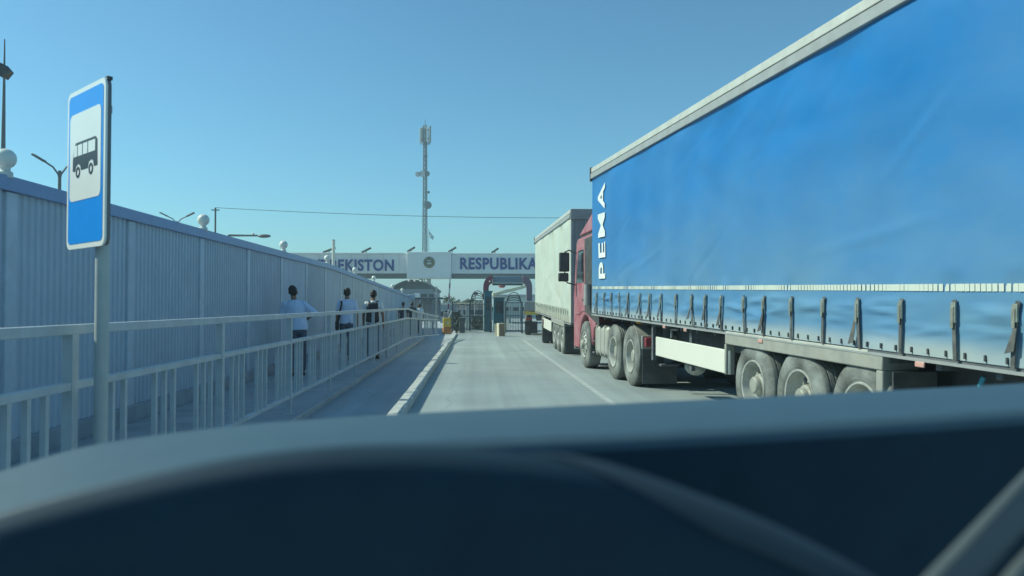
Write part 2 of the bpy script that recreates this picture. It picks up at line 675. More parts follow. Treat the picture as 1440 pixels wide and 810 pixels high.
# ------------------------------------------------------------------ bus stop sign
m_sblue = M('sign_blue', (0.004, 0.29, 0.84), 0.3, var=0.05, scale=3)
m_swhite = M('sign_white', (0.84, 0.85, 0.79), 0.3, var=0.03, scale=3)
m_sblack = M('sign_black', (0.03, 0.032, 0.035), 0.4, var=0.1)
pr = P(150.5, 230, 4.47)
pl = P(98, 240, 4.89)
ang = math.atan2(pr.y - pl.y, pr.x - pl.x)
mid = (pr + pl) / 2
sign = thing('bus_stop_sign', 'blue and white bus stop sign on a round grey post by the railing', 'sign', (mid.x, mid.y, 0), (0, 0, ang))
SZ0, SZ1, SW = 1.80, 2.75, 0.60
m_post = M('sign_post', (0.46, 0.49, 0.47), 0.4, var=0.08, scale=5)


def rrect(x0, x1, z0, z1, rr, n=5):
    out = []
    for cx, cz, a0 in ((x1 - rr, z1 - rr, 0), (x0 + rr, z1 - rr, 90), (x0 + rr, z0 + rr, 180), (x1 - rr, z0 + rr, 270)):
        for i in range(n + 1):
            a = rad(a0 + 90 * i / n)
            out.append((cx + rr * math.cos(a), cz + rr * math.sin(a)))
    return out


def flat(poly, y, th, name, mat, parent):
    return MB().prism(poly, lambda a, b: (a, y, b), lambda a, b: (a, y - th, b)).build(name, mat, parent)


plate = flat(rrect(-SW / 2, SW / 2, SZ0, SZ1, 0.05), 0.0, 0.012, 'plate', m_swhite, sign)
flat(rrect(-SW / 2 + 0.004, SW / 2 - 0.004, SZ0 + 0.004, SZ1 - 0.004, 0.05), 0.021, 0.0205, 'plate_back', m_lampgrey, sign)
flat(rrect(-SW / 2 + 0.028, SW / 2 - 0.028, SZ0 + 0.03, SZ1 - 0.028, 0.035), -0.0125, 0.0015, 'blue_field', m_sblue, plate)
wz0, wz1 = SZ1 - 0.70 * 0.95, SZ1 - 0.15 * 0.95
flat(rrect(-SW / 2 + 0.055, SW / 2 - 0.055, wz0, wz1, 0.04), -0.0145, 0.0015, 'white_field', m_swhite, plate)
bz = SZ1 - 0.335 * 0.95                    # roof of the bus drawn on the sign; it faces left
body = [(-0.19, bz - 0.10), (-0.165, bz - 0.02), (-0.14, bz), (0.17, bz), (0.195, bz - 0.02), (0.20, bz - 0.17), (0.15, bz - 0.17),
        (0.135, bz - 0.135), (0.10, bz - 0.125), (0.065, bz - 0.135), (0.05, bz - 0.17), (-0.055, bz - 0.17), (-0.07, bz - 0.14),
        (-0.105, bz - 0.127), (-0.14, bz - 0.14), (-0.155, bz - 0.17), (-0.19, bz - 0.165)]
pict = flat(body, -0.0165, 0.0012, 'bus_pictogram', m_sblack, plate)
mb = MB()
for x0, x1 in ((-0.172, -0.118), (-0.105, -0.035), (-0.022, 0.048), (0.061, 0.168)):
    s = 0.012 if x0 < -0.15 else 0
    mb.prism([(x0, bz - 0.082), (x1, bz - 0.082), (x1, bz - 0.016), (x0 + s, bz - 0.016)], lambda a, b: (a, -0.0178, b), lambda a, b: (a, -0.019, b))
mb.build('pictogram_windows', m_swhite, pict)
mb = MB()
for cx in (-0.105, 0.10):
    ring = [(0.034, -0.0165), (0.034, -0.018), (0.018, -0.018), (0.018, -0.0165)]
    mb.lathe(ring, 20, 'y', (cx, 0, bz - 0.178), close=True)
mb.build('pictogram_wheels', m_sblack, pict)
MB().lathe([(0, -0.1), (0.038, -0.1), (0.038, SZ1 - 0.06), (0, SZ1 - 0.06)], 20, 'z', (0.06, 0.066, 0)).build('post', m_post, sign)
for z in (1.95, 2.6):
    MB().lathe([(0.039, z), (0.044, z), (0.044, z + 0.04), (0.039, z + 0.04)], 20, 'z', (0.06, 0.066, 0), close=True).build('clamp', m_galv, sign)
MB().box(0.26, 0.285, 0.0, 0.03, SZ1 - 0.012, SZ1 + 0.008).build('bolt', m_dark, sign)

# ------------------------------------------------------------------ street lamps and poles behind the fence


def double_lamp(loc, label, h, spread, rise):
    t = thing('street_lamp', label, 'street lamp', loc, group='double arm street lamps behind the fence')
    MB().lathe([(0, 0), (0.09, 0), (0.05, h), (0, h)], 12, 'z').build('pole', m_lampgrey, t)
    for s in (-1, 1):
        pts = [(0, 0, h - 0.35), (s * 0.05, 0, h - 0.12), (s * 0.22, 0, h + 0.12), (s * spread * 0.6, 0, h + rise * 0.6)]
        MB().tube(pts, 0.03, 8).build('arm', m_lampgrey, t)
        a, b = Vector((s * spread * 0.55, 0, h + rise * 0.56)), Vector((s * spread, 0, h + rise))
        MB().bar(a, b, 0.2, 0.07).build('lamp_head', m_lampgrey, t, bevel=0.02)
    return t


p = P(84, 240, 27)
double_lamp((p.x, 27, 0), 'grey double arm street lamp half hidden behind the bus stop sign', p.z, 0.9, 0.55)
p = P(249, 311, 46)
double_lamp((p.x, 46, 0), 'farther grey double arm street lamp rising over the fence top', p.z, 0.98, 0.5)

p = P(4, 245, 12)
t = thing('flag_pole', 'slender tapered dark pole with a diamond shaped loudspeaker behind the fence', 'pole', (p.x, 12, 0))
h = P(3, 55, 12).z
MB().lathe([(0, 0), (0.055, 0), (0.045, 2.6), (0.02, h - 0.8), (0.008, h), (0, h)], 10, 'z').build('shaft', m_lampgrey, t)
zz = P(4, 100, 12).z
MB().add([(0, -0.1, zz + 0.1), (0.085, 0, zz), (0, -0.1, zz - 0.11), (-0.05, -0.1, zz), (0, 0.1, zz + 0.1), (0.085, 0.1, zz), (0, 0.1, zz - 0.11), (-0.05, 0.1, zz)],
         [(0, 1, 2, 3), (4, 7, 6, 5), (0, 4, 5, 1), (1, 5, 6, 2), (2, 6, 7, 3), (3, 7, 4, 0)]).build('loudspeaker', m_dark, t)

a = P(303, 292, 40)
t = thing('wire_pole', 'thin dark pole behind the fence that carries an overhead wire', 'pole', (a.x, 40, 0))
MB().lathe([(0, 0), (0.06, 0), (0.045, a.z), (0, a.z)], 10, 'z').build('shaft', m_lampgrey, t)
MB().bar((-0.2, 0, a.z - 0.12), (0.2, 0, a.z - 0.12), 0.05).build('crossarm', m_lampgrey, t)
b = P(782, 303, 40)
b2 = b + (b - a) * 0.25
pts = []
for i in range(25):
    u = i / 24
    q = a.lerp(b2, u)
    q.z -= 0.55 * 4 * u * (1 - u) * 0.35
    pts.append(q)
tag(MB().tube(pts, 0.012, 5).build('overhead_wire', m_dark), 'thin overhead wire crossing the sky from the fence to the trucks', 'wire')

a, b = P(322, 331, 38), P(381, 332, 38)
t = thing('street_lamp', 'street lamp with one long horizontal arm over the fence', 'street lamp', (a.x, 38, 0))
L_ = b.x - a.x
MB().lathe([(0, 0), (0.09, 0), (0.06, a.z + 0.03), (0, a.z + 0.03)], 10, 'z').build('pole', m_lampgrey, t)
MB().tube([(0, 0, a.z), (L_ * 0.7, 0, b.z + 0.02)], [0.055, 0.04], 8).build('arm', m_lampgrey, t)
MB().ball((L_ * 0.84, 0, b.z), (0.32, 0.12, 0.09)).build('lamp_head', m_lampgrey, t)
MB().ball((L_ * 0.58, 0, b.z + 0.1), (0.06, 0.06, 0.06)).build('camera_bracket', m_white, t)

a = P(469, 338, 42)
t = thing('white_pole', 'plain white pole standing behind the fence before the overhead sign', 'pole', (a.x, 42, 0))
MB().lathe([(0, 0), (0.085, 0), (0.085, a.z), (0, a.z)], 12, 'z').build('shaft', m_white, t)
MB().lathe([(0, a.z), (0.09, a.z), (0.09, a.z + 0.03), (0, a.z + 0.05)], 12, 'z').build('cap', m_grey, t)

# ------------------------------------------------------------------ trucks
m_tyre = M('tyre_rubber', (0.075, 0.078, 0.072), 0.85, var=0.2, scale=6, dust=(0.36, 0.39, 0.37), dust_amt=0.85, dscale=2.2, bump=0.2, bscale=40)
m_rim = M('dusty_rim', (0.52, 0.54, 0.51), 0.5, 0.2, var=0.2, scale=9, dust=(0.24, 0.23, 0.19), dust_amt=0.7, dscale=6)
m_hub = M('dirty_hub', (0.46, 0.46, 0.40), 0.45, 0.3, var=0.3, scale=14, dust=(0.15, 0.14, 0.12), dust_amt=0.7, dscale=9)
m_chass = M('chassis', (0.09, 0.105, 0.12), 0.7, var=0.3, scale=6, dust=(0.2, 0.2, 0.19), dust_amt=0.3, dscale=3)
m_tarp = M('blue_tarp', (0.003, 0.155, 0.43), 0.42, spec=0.35, low_grey=(1.2, 3.4, 0.75), var=0.10, scale=0.8, dust=(0.12, 0.25, 0.36), dust_amt=0.30, dscale=0.5,
           bump=0.05, bscale=9, stretch=(1, 0.55, 1.2), zdust=(1.14, 1.31, 0.95), zcol=(0.36, 0.41, 0.40))
m_tarp2 = M('beige_tarp', (0.50, 0.55, 0.48), 0.5, var=0.06, scale=0.9, dust=(0.46, 0.43, 0.33), dust_amt=0.6, dscale=0.8, zdust=(1.05, 1.35, 0.7), zcol=(0.42, 0.40, 0.32))
m_strapm = M('strap_webbing', (0.05, 0.055, 0.06), 0.8, var=0.3, scale=20, dust=DUST, dust_amt=0.35, dscale=9)
m_buckle = M('buckle_steel', (0.34, 0.34, 0.28), 0.45, 0.5, var=0.3, scale=20)
m_alu = M('aluminium_rail', (0.56, 0.56, 0.50), 0.45, 0.15, var=0.1, scale=4, dust=(0.33, 0.32, 0.28), dust_amt=0.4, dscale=3)
m_alu2 = M('grey_rail', (0.34, 0.36, 0.36), 0.5, 0.15, var=0.12, scale=4, dust=(0.25, 0.24, 0.22), dust_amt=0.5, dscale=3)
m_tape = M('reflective_tape', (0.62, 0.66, 0.58), 0.3, var=0.12, scale=9, dust=DUST, dust_amt=0.4, dscale=5)
m_skirt = M('white_side_guard', (0.70, 0.70, 0.62), 0.4, var=0.04, scale=2, dust=(0.55, 0.53, 0.45), dust_amt=0.3, dscale=2)
m_fender = M('fender_plastic', (0.27, 0.275, 0.25), 0.7, var=0.15, scale=5, dust=DUST, dust_amt=0.5, dscale=3, bump=0.15)
m_lens = M('amber_lens', (0.6, 0.34, 0.28), 0.25, var=0.1)
m_red = M('red_cab_paint', (0.32, 0.065, 0.085), 0.45, var=0.08, scale=3, dust=(0.42, 0.27, 0.29), dust_amt=0.8, dscale=2.5)
m_redlens = M('red_lens', (0.30, 0.05, 0.06), 0.4, var=0.1)
m_glass = M('cab_glass', (0.02, 0.025, 0.03), 0.08, var=0.1, spec=0.8)
m_mirror = M('mirror_glass', (0.10, 0.11, 0.12), 0.12, 0.3, var=0.3)
m_black = M('black_plastic', (0.025, 0.027, 0.03), 0.6, var=0.2, scale=9, dust=DUST, dust_amt=0.2, dscale=5)
m_tank = M('alu_tank', (0.45, 0.46, 0.42), 0.45, 0.3, var=0.12, scale=6, dust=DUST, dust_amt=0.6, dscale=3)
m_coil = M('yellow_coil', (0.75, 0.38, 0.03), 0.5, var=0.2)
m_letter = M('white_print', (0.74, 0.76, 0.72), 0.5, var=0.05)
m_flap = M('mudflap_rubber', (0.045, 0.05, 0.055), 0.75, var=0.3, scale=5, dust=DUST, dust_amt=0.15, dscale=4)
m_door2 = M('grey_doors', (0.27, 0.28, 0.29), 0.55, var=0.12, scale=3, dust=DUST, dust_amt=0.3)

_wheel_cache = {}


def wheel_meshes(kind, R, W):
    key = (kind, R, W)
    if key in _wheel_cache:
        return _wheel_cache[key]
    g = 0.012
    prof = [(0.29, 0.03), (0.31, 0.012), (R - 0.12, 0.0), (R - 0.04, 0.012), (R - 0.008, 0.035)]
    n = 5
    for i in range(n):                                     # tread with grooves round it
        a = 0.04 + (W - 0.08) * i / n
        b = 0.04 + (W - 0.08) * (i + 1) / n
        prof += [(R, a + g / 2), (R, b - g)]
        if i < n - 1:
            prof += [(R - 0.014, b - g * 0.8), (R - 0.014, b + g * 0.3)]
    prof += [(R - 0.008, W - 0.035), (R - 0.04, W - 0.012), (R - 0.12, W), (0.31, W - 0.012), (0.29, W - 0.03)]
    ty = MB().lathe(prof, 44, 'x')
    ty.lathe([(0.32, 0.009), (0.325, 0.006), (0.33, 0.009)], 44, 'x')
    tyre = ty.mesh('wheel', 50)
    tyre.materials.append(m_tyre)
    rm, hb = MB(), MB()
    if kind == 'trailer':
        rm.lathe([(0.30, 0.03), (0.293, 0.008), (0.278, 0.012), (0.268, 0.05), (0.258, 0.13), (0.235, 0.165), (0.15, 0.160), (0.0, 0.16)], 36, 'x')
        hb.lathe([(0.0, 0.012), (0.085, 0.014), (0.10, 0.03), (0.105, 0.075), (0.135, 0.085), (0.14, 0.15)], 24, 'x')
        br, bx = 0.168, 0.118
        hole = (0.213, 0.155)
    elif kind == 'dual':
        rm.lathe([(0.30, 0.03), (0.293, 0.006), (0.275, 0.012), (0.262, 0.06), (0.245, 0.17), (0.205, 0.20), (0.15, 0.19), (0.0, 0.19)], 36, 'x')
        hb.lathe([(0.0, 0.05), (0.10, 0.055), (0.12, 0.075), (0.13, 0.18)], 24, 'x')
        br, bx = 0.165, 0.150
        hole = (0.215, 0.19)
    else:
        rm.lathe([(0.30, 0.03), (0.293, 0.006), (0.272, 0.014), (0.262, 0.05), (0.235, 0.03), (0.20, 0.005), (0.15, -0.005), (0.0, -0.005)], 36, 'x')
        hb.lathe([(0.0, -0.075), (0.09, -0.07), (0.105, -0.05), (0.11, -0.005)], 24, 'x')
        br, bx = 0.155, -0.035
        hole = (0.218, 0.012)
    for k in range(10):
        a = 2 * math.pi * k / 10
        hb.lathe([(0, bx), (0.016, bx), (0.018, bx + 0.045), (0, bx + 0.045)], 6, 'x', (0, br * math.cos(a), br * math.sin(a)))
    rim = rm.mesh('rim', 40)
    rim.materials.append(m_rim)
    hub = hb.mesh('hub', 40)
    hub.materials.append(m_hub)
    hm = MB()
    for k in range(8):
        a = 2 * math.pi * (k + 0.5) / 8
        hm.lathe([(0, hole[1] - 0.006), (0.026, hole[1] - 0.006), (0.026, hole[1] + 0.01)], 10, 'x', (0, hole[0] * math.cos(a), hole[0] * math.sin(a)))
    hol = hm.mesh('vent_hole', 40)
    hol.materials.append(m_chass)
    _wheel_cache[key] = (tyre, rim, hub, hol)
    return _wheel_cache[key]


def put_wheel(parent, kind, x, y, z, R, W, right=False):
    tyre, rim, hub, hol = wheel_meshes(kind, R, W)
    w = link('wheel', tyre, parent, (x, y, z), (random.uniform(0, 6), 0, math.pi if right else 0))
    link('rim', rim, w)
    link('hub', hub, w)
    link('vent_hole', hol, w)
    return w


def trailer(name, label, loc, yaw, pitch, L, zb, zt, tarp, wheel_ys, R, strap_ys, tape_z, skirt, fender, wrinkle, style):
    """Curtain-sided semi-trailer. Local x = 0 left side, y = 0 front end (y runs forward), z = 0 ground at the axles."""
    t = thing(name, label, 'truck trailer', loc, (pitch, 0, yaw))
    Wd = 2.5
    rz0 = zt - 0.22                                        # underside of the roof rail
    rnd = random.Random(len(label))
    folds = [(rnd.uniform(-L, 0), rnd.uniform(zb + 0.5, rz0 - 0.3), rnd.uniform(0.5, 1.5), rnd.uniform(0.12, 0.35), rnd.uniform(-0.6, 0.6), rnd.uniform(-1, 1)) for _ in range(26)]

    folds += [(rnd.uniform(-L, 0), rnd.uniform(zb + 0.6, rz0 - 0.3), rnd.uniform(0.4, 0.9), rnd.uniform(0.03, 0.06), rnd.uniform(-0.7, -0.1), rnd.choice((-0.4, 0.5))) for _ in range(16)]
    hem_folds = [(rnd.uniform(-L, 0), rnd.uniform(zb + 0.06, zb + 0.36), rnd.uniform(0.2, 0.5), rnd.uniform(0.016, 0.032), rnd.uniform(0.02, 0.036), rnd.uniform(-0.12, 0.12)) for _ in range(95)]

    def side(u, v, sgn, x):
        y = -L * u
        z = zb - 0.05 + (rz0 - zb + 0.05) * v
        edge = min(1, v / 0.12, (1 - v) / 0.06, u / 0.02, (1 - u) / 0.02)
        d = 0.022 * math.sin(y * 2.1 + 0.7 * math.sin(z * 1.3)) + 0.012 * math.sin(y * 5.3 + z * 1.1) + 0.010 * math.sin(z * 2.7 + y * 0.8)
        for fy, fz, ly, lz, sl, am in folds:
            q = ((z - fz) - sl * (y - fy)) / lz
            w = (y - fy) / ly
            if abs(q) < 3 and abs(w) < 3:
                d += 0.020 * am * math.exp(-q * q - w * w)
        low = max(0.0, 1 - (z - zb) / 0.55)
        d += wrinkle * low * min(1, max(0, (zb + 0.46 - z) / 0.1)) * (0.014 * math.sin(z * 15 + 1.5 * math.sin(y * 2.3) + y * 0.9) + 0.012 * math.sin(y * 10.8 + z * 4))
        if sgn > 0 and z < zb + 0.45:
            for yc, zc, ly, lz, am, sl in hem_folds:
                if abs(y - yc) < 2.2 * ly:
                    q = (z - zc - sl * (y - yc) - 0.02 * math.cos((y - yc) * 4)) / lz
                    if abs(q) < 3:
                        d += wrinkle * am * math.exp(-q * q) * math.exp(-((y - yc) / ly) ** 2) * min(1, (z - zb + 0.05) / 0.12) * min(1, (zb + 0.45 - z) / 0.1)
        if sgn > 0 and z < zb + 0.62:                      # pulled flat under each strap
            pull = 0.0
            for ys in strap_ys:
                if abs(y - ys) < 0.35:
                    pull = max(pull, math.exp(-((y - ys) / 0.11) ** 2))
            d *= 1 - 0.85 * pull * min(1, (zb + 0.62 - z) / 0.12)
        return (x - sgn * d * max(edge, 0.0), y, z)

    nu, nv = 220, 76
    c = MB()
    c.grid(lambda u, v: side(u, v ** 1.8, 1, 0.0), nu, nv)
    c.build('curtain', tarp, t, smooth=180)
    c = MB()
    c.grid(lambda u, v: side(u, v, -1, Wd), 30, 8, True)
    c.build('curtain', tarp, t, smooth=180)
    # front wall, roof, floor, rear doors
    MB().box(0.012, Wd - 0.012, -0.06, 0.0, zb - 0.05, zt - 0.02).build('front_wall', m_alu2, t)
    MB().box(0.03, Wd - 0.03, -L + 0.005, -0.062, zt - 0.05, zt - 0.015).build('roof', tarp, t, smooth=0)
    MB().box(0.03, Wd - 0.03, -L + 0.09, -0.065, zb - 0.06, zb - 0.01).build('floor', m_chass, t, smooth=0)
    fr = MB().box(0.0, 0.09, -L - 0.01, -L + 0.08, zb - 0.05, zt - 0.28).box(Wd - 0.09, Wd, -L - 0.01, -L + 0.08, zb - 0.05, zt - 0.28)
    fr.box(-0.01, Wd + 0.01, -L - 0.05, -L + 0.08, zt - 0.278, zt + 0.012).build('rear_frame', m_alu2, t, bevel=0.01)
    for k in range(2):
        x0, x1 = (0.095, 1.245) if k == 0 else (1.255, 2.405)
        d = MB().box(x0, x1, -L - 0.005, -L + 0.04, zb - 0.03, zt - 0.285)
        for q in range(8):
            xx = x0 + 0.07 + q * (x1 - x0 - 0.14) / 7
            d.box(xx - 0.03, xx + 0.03, -L - 0.018, -L - 0.006, zb, zt - 0.32)
        d = d.build('rear_door', m_door2, t, bevel=0.004)
        for xx in (x0 + 0.3, x1 - 0.3):
            MB().tube([(xx, -L - 0.04, zb - 0.04), (xx, -L - 0.04, zt - 0.3)], 0.017, 8).build('locking_bar', m_galv, d)
    # roof rails: white upper profile, grey lower one standing proud
    for x0, x1, x2, x3 in ((-0.025, 0.03, -0.04, 0.03), (Wd - 0.03, Wd + 0.025, Wd - 0.03, Wd + 0.04)):
        MB().box(x0, x1, -L, 0.01, zt - 0.10, zt).build('roof_rail_top', m_alu, t, bevel=0.008)
        MB().box(x2, x3, -L, 0.012, rz0 - 0.01, zt - 0.118).build('roof_rail', m_alu2, t, bevel=0.008)
        MB().box(x0 + 0.012, x1, -L, 0.0, zt - 0.119, zt - 0.099).build('rail_groove', m_chass, t, smooth=0)
    MB().box(-0.05, 0.05, 0.0, 0.05, rz0 - 0.06, zt + 0.02).build('corner_cap', m_dark, t, bevel=0.012)
    # edge of the floor with the lip the straps hook on
    for x0, x1 in ((0.012, 0.06), (Wd - 0.06, Wd - 0.012)):
        MB().box(x0, x1, -L, 0, zb - 0.085, zb - 0.006).build('side_rave', m_chass, t, bevel=0.005)
    MB().box(-0.010, 0.011, -L, 0, zb - 0.10, zb - 0.075).build('rave_lip', m_alu2, t, smooth=0)
    if style == 'blue':
        y, k = -13.5, 0
        tm = MB().box(-0.003, 0.0, 0, 0.046, -0.027, 0.027).mesh('reflective_tape', 0)
        tm.materials.append(m_tape)
        while y < -0.12:
            u = -y / L
            o = link('reflective_tape', tm, t, (side(min(max(u, 0), 1), (tape_z - zb + 0.05) / (rz0 - zb + 0.05), 1, 0.0)[0] - 0.004, y, tape_z))
            y += 0.0545
        # hooks along the hem
        hk = MB()
        y = -0.3
        while y > -L:
            hk.box(-0.016, 0.0, y, y + 0.014, zb - 0.035, zb + 0.01)
            y -= 0.2
        tag(hk.build('hem_hooks', m_dark, t, smooth=0), kind='stuff')
    for k, y in enumerate(strap_ys):
        s = MB()
        w = 0.019
        lean = rnd.uniform(-0.05, 0.05)
        top = tape_z - 0.09
        zs = [top, top - 0.06, top - 0.13, top - 0.22, top - 0.30, top - 0.38, zb - 0.06]
        xa = [side(min(max(-y / L, 0), 1), min(max((z - zb + 0.05) / (rz0 - zb + 0.05), 0), 1), 1, 0.0)[0] - 0.014 for z in zs]
        pts = [(min(xa[0], xa[-1]) - 0.004 - 0.006 * math.sin(i / 6 * math.pi), y + lean * i / 6, z) for i, z in enumerate(zs)]
        xa = [q[0] for q in pts]
        for a, b in zip(pts, pts[1:]):
            s.bar(a, b, w * 2, 0.006, up=(1, 0, 0))
        st = s.build('strap', m_strapm, t, smooth=0)
        bk = MB()
        yb_ = y + lean * 0.3
        h0 = rnd.uniform(0.13, 0.18)
        bk.box(xa[2] - 0.012, xa[2] + 0.002, yb_ - 0.023, yb_ + 0.023, top - h0, top - 0.02)
        bk.box(xa[2] - 0.019, xa[2] - 0.0125, yb_ - 0.009, yb_ + 0.021, top - h0 - 0.04, top - 0.05)
        bk.build('buckle', m_buckle, st, bevel=0.002)
        if rnd.random() < 0.6 and style == 'blue':         # loose strap end hanging off the buckle
            e = MB()
            yy = y + rnd.uniform(0.03, 0.09)
            zl_ = rnd.uniform(0.36, 0.44)
            e.add([(xa[3] - 0.012, y - 0.012, top - 0.18), (xa[3] - 0.012, y + 0.018, top - 0.18), (xa[3] - 0.03, yy + 0.03, top - zl_ + 0.01), (xa[5] - 0.02, yy - 0.035, top - zl_ + 0.03)],
                  [(0, 1, 2, 3)])
            o = e.build('strap_end', m_strapm, st, smooth=0)
            so = o.modifiers.new('thickness', 'SOLIDIFY')
            so.thickness = 0.004
    # chassis
    ch = MB()
    for x in (0.75, 1.75):
        ch.box(x - 0.06, x + 0.06, -L + 0.1, -2.2, 0.72, zb - 0.065)
        ch.box(x - 0.06, x + 0.06, -2.2, -0.1, zb - 0.22, zb - 0.066)
    ch.build('chassis_beam', m_chass, t, bevel=0.01)
    y = -0.8
    cm = MB()
    while y > -L + 0.3:
        cm.box(0.062, Wd - 0.062, y - 0.03, y + 0.03, zb - 0.16, zb - 0.068)
        y -= 0.62
    tag(cm.build('cross_member', m_chass, t, smooth=0), kind='stuff')
    for x in (0.45, 1.85):
        lg = MB().box(x, x + 0.13, -3.35, -3.2, 0.35, zb - 0.07).box(x - 0.1, x + 0.23, -3.42, -3.13, 0.30, 0.345)
        lg.build('landing_leg', m_chass, t, bevel=0.01)
    for y in wheel_ys:
        put_wheel(t, 'trailer', 0.02, y, R, R, 0.385)
        put_wheel(t, 'trailer', Wd - 0.02, y, R, R, 0.385, True)
        MB().tube([(0.3, y, R), (Wd - 0.3, y, R)], 0.07, 10).build('axle', m_chass, t)
    if skirt:
        y0, y1, z0, z1 = skirt
        MB().hexa([(0.03, y0, z0), (0.07, y0, z0), (0.07, y1, z0), (0.03, y1, z0)],
                  [(0.03, y0, z1), (0.07, y0, z1), (0.07, y1, z1), (0.03, y1, z1)]).build('side_guard', m_skirt, t, bevel=0.012)
        for y in (y0 + 0.3, (y0 + y1) / 2, y1 - 0.3):
            MB().box(0.075, 0.13, y - 0.04, y + 0.04, z0 - 0.1, zb - 0.07).build('guard_bracket', m_chass, t, smooth=0)
    if fender:
        y0, y1 = fender                                     # y0 front, y1 rear end
        z1, z0 = zb - 0.09, zb - 0.225
        f = MB().box(-0.005, 0.35, y1, y0, z0, z1)
        f.box(-0.004, 0.35, y1, y1 + 0.09, 0.25, z0 - 0.001).box(-0.003, 0.12, y0 - 0.03, y0 + 0.02, 0.55, z0 - 0.001)
        f.build('fender', m_fender, t, bevel=0.012)
        MB().box(-0.012, 0.2, y1 + 0.2, y0 - 0.05, z1 + 0.002, z1 + 0.028).build('fender_top_strip', m_alu, t, bevel=0.004)
        MB().box(0.02, 0.42, y1 - 0.12, y1 - 0.1, 0.12, z0).build('mudflap', m_flap, t, smooth=0)
    if style == 'blue':
        for y in (-4.6, -5.5, -7.85, -10.6, -11.75):
            MB().box(-0.018, 0.0, y - 0.055, y + 0.055, zb - 0.145, zb - 0.1).build('marker_lamp', m_lens, t, bevel=0.008)
    return t, side


# --- blue trailer in front
PX_VP = (560, 405)
yaw1 = math.atan((720 - PX_VP[0]) / F) - math.atan(50 / F)
pit1 = math.atan((428 - PX_VP[1]) / F)
Y1 = 16.6
K1 = (832 - PX_VP[0]) * Y1


def along(px):
    """Where on the blue trailer (distance from its front end) a photo column meets its left side."""
    return -(Y1 - K1 / (px - PX_VP[0])) / math.cos(yaw1)


fl = P(832, 430, Y1)
straps = [along(x) for x in (840, 851, 861, 872.5, 885.5, 902, 916, 932, 954, 976, 996, 1019, 1051, 1081, 1121, 1167.5, 1216, 1281, 1359)]
straps += [straps[-1] - 0.6 * k for k in (1, 2, 3)]
wheels1 = [along(x) for x in (1058, 1124, 1213)]
t1, side1 = trailer('curtain_trailer', 'big blue curtain sided trailer with white vertical lettering', (fl.x, Y1, 8.6 * math.sin(pit1)), yaw1, pit1,
                    13.6, 1.16, 4.19, m_tarp, wheels1, 0.50, straps, 1.645, (along(920), along(1024), 0.55, 0.855), (along(1022), along(1250)), 0.8, 'blue')
# lettering reads upwards along the front end of the curtain
me = text_into('PEMA', 0, 1.92, 0.04, 0.56, 0.003, 0.022, 1.18)
me.materials.append(m_letter)
lt = link('lettering', me, t1)
ya = along(840)
for v in me.vertices:      # printed on the cloth: columns text x -> +z, text y -> +y (towards the front), text normal -> -x
    yy, zz = ya - 0.60 + v.co.y, 1.83 + v.co.x
    v.co = (side1(-yy / 13.6, (zz - 1.11) / (4.19 - 0.22 - 1.11), 1, 0.0)[0] - 0.016 - v.co.z, yy, zz)
# underside details at the tail
MB().box(0.25, 0.8, -12.9, -11.6, 0.62, 0.98).build('pallet_box', m_chass, t1, bevel=0.01)
MB().box(0.22, 0.26, -12.6, -11.5, 0.985, 1.01).build('box_lip', m_alu2, t1, smooth=0)
MB().tube([(0.16, along(1369), 0.99), (0.15, along(1366), 0.93), (0.15, along(1364), 0.62)], 0.018, 8).build('lock_handle', M('teal_handle', (0.05, 0.3, 0.42), 0.4), t1)
MB().tube([(0.15, -4.5, 0.86), (0.15, -4.5, 1.0), (0.15, -4.75, 1.0)], 0.02, 8).build('bracket', m_galv, t1)
MB().ball((0.4, -4.85, 0.45), (0.16, 0.2, 0.14)).build('valve', m_hub, t1)
for y in (-3.5, -5.2):
    MB().lathe([(0, y - 0.4), (0.12, y - 0.4), (0.15, y - 0.36), (0.15, y + 0.36), (0.12, y + 0.4), (0, y + 0.4)], 18, 'y', (1.25, 0, 0.78)).build('air_tank', m_chass, t1)

# --- white-beige trailer ahead
fl2 = P(752.5, 430, 32.7)
near2 = P(802.5, 430, 21.0)
yaw2 = math.atan2(-(fl2.x - near2.x), fl2.y - near2.y)
L2 = (fl2 - near2).length
pit2 = math.atan(22 / F)
straps2 = [-0.25 - 0.46 * k for k in range(25)]
t2, side2 = trailer('curtain_trailer', 'pale beige curtain sided trailer ahead of the red tractor', (fl2.x, 32.7, 8.2 * math.sin(pit2)), yaw2, pit2,
                    L2, 1.08, 4.10, m_tarp2, [-(32.7 - y) for y in (25.5, 24.4, 23.3)], 0.50, straps2, 1.50, (-3.2, -6.2, 0.5, 0.86), (-6.6, -10.2), 0.4, 'beige')


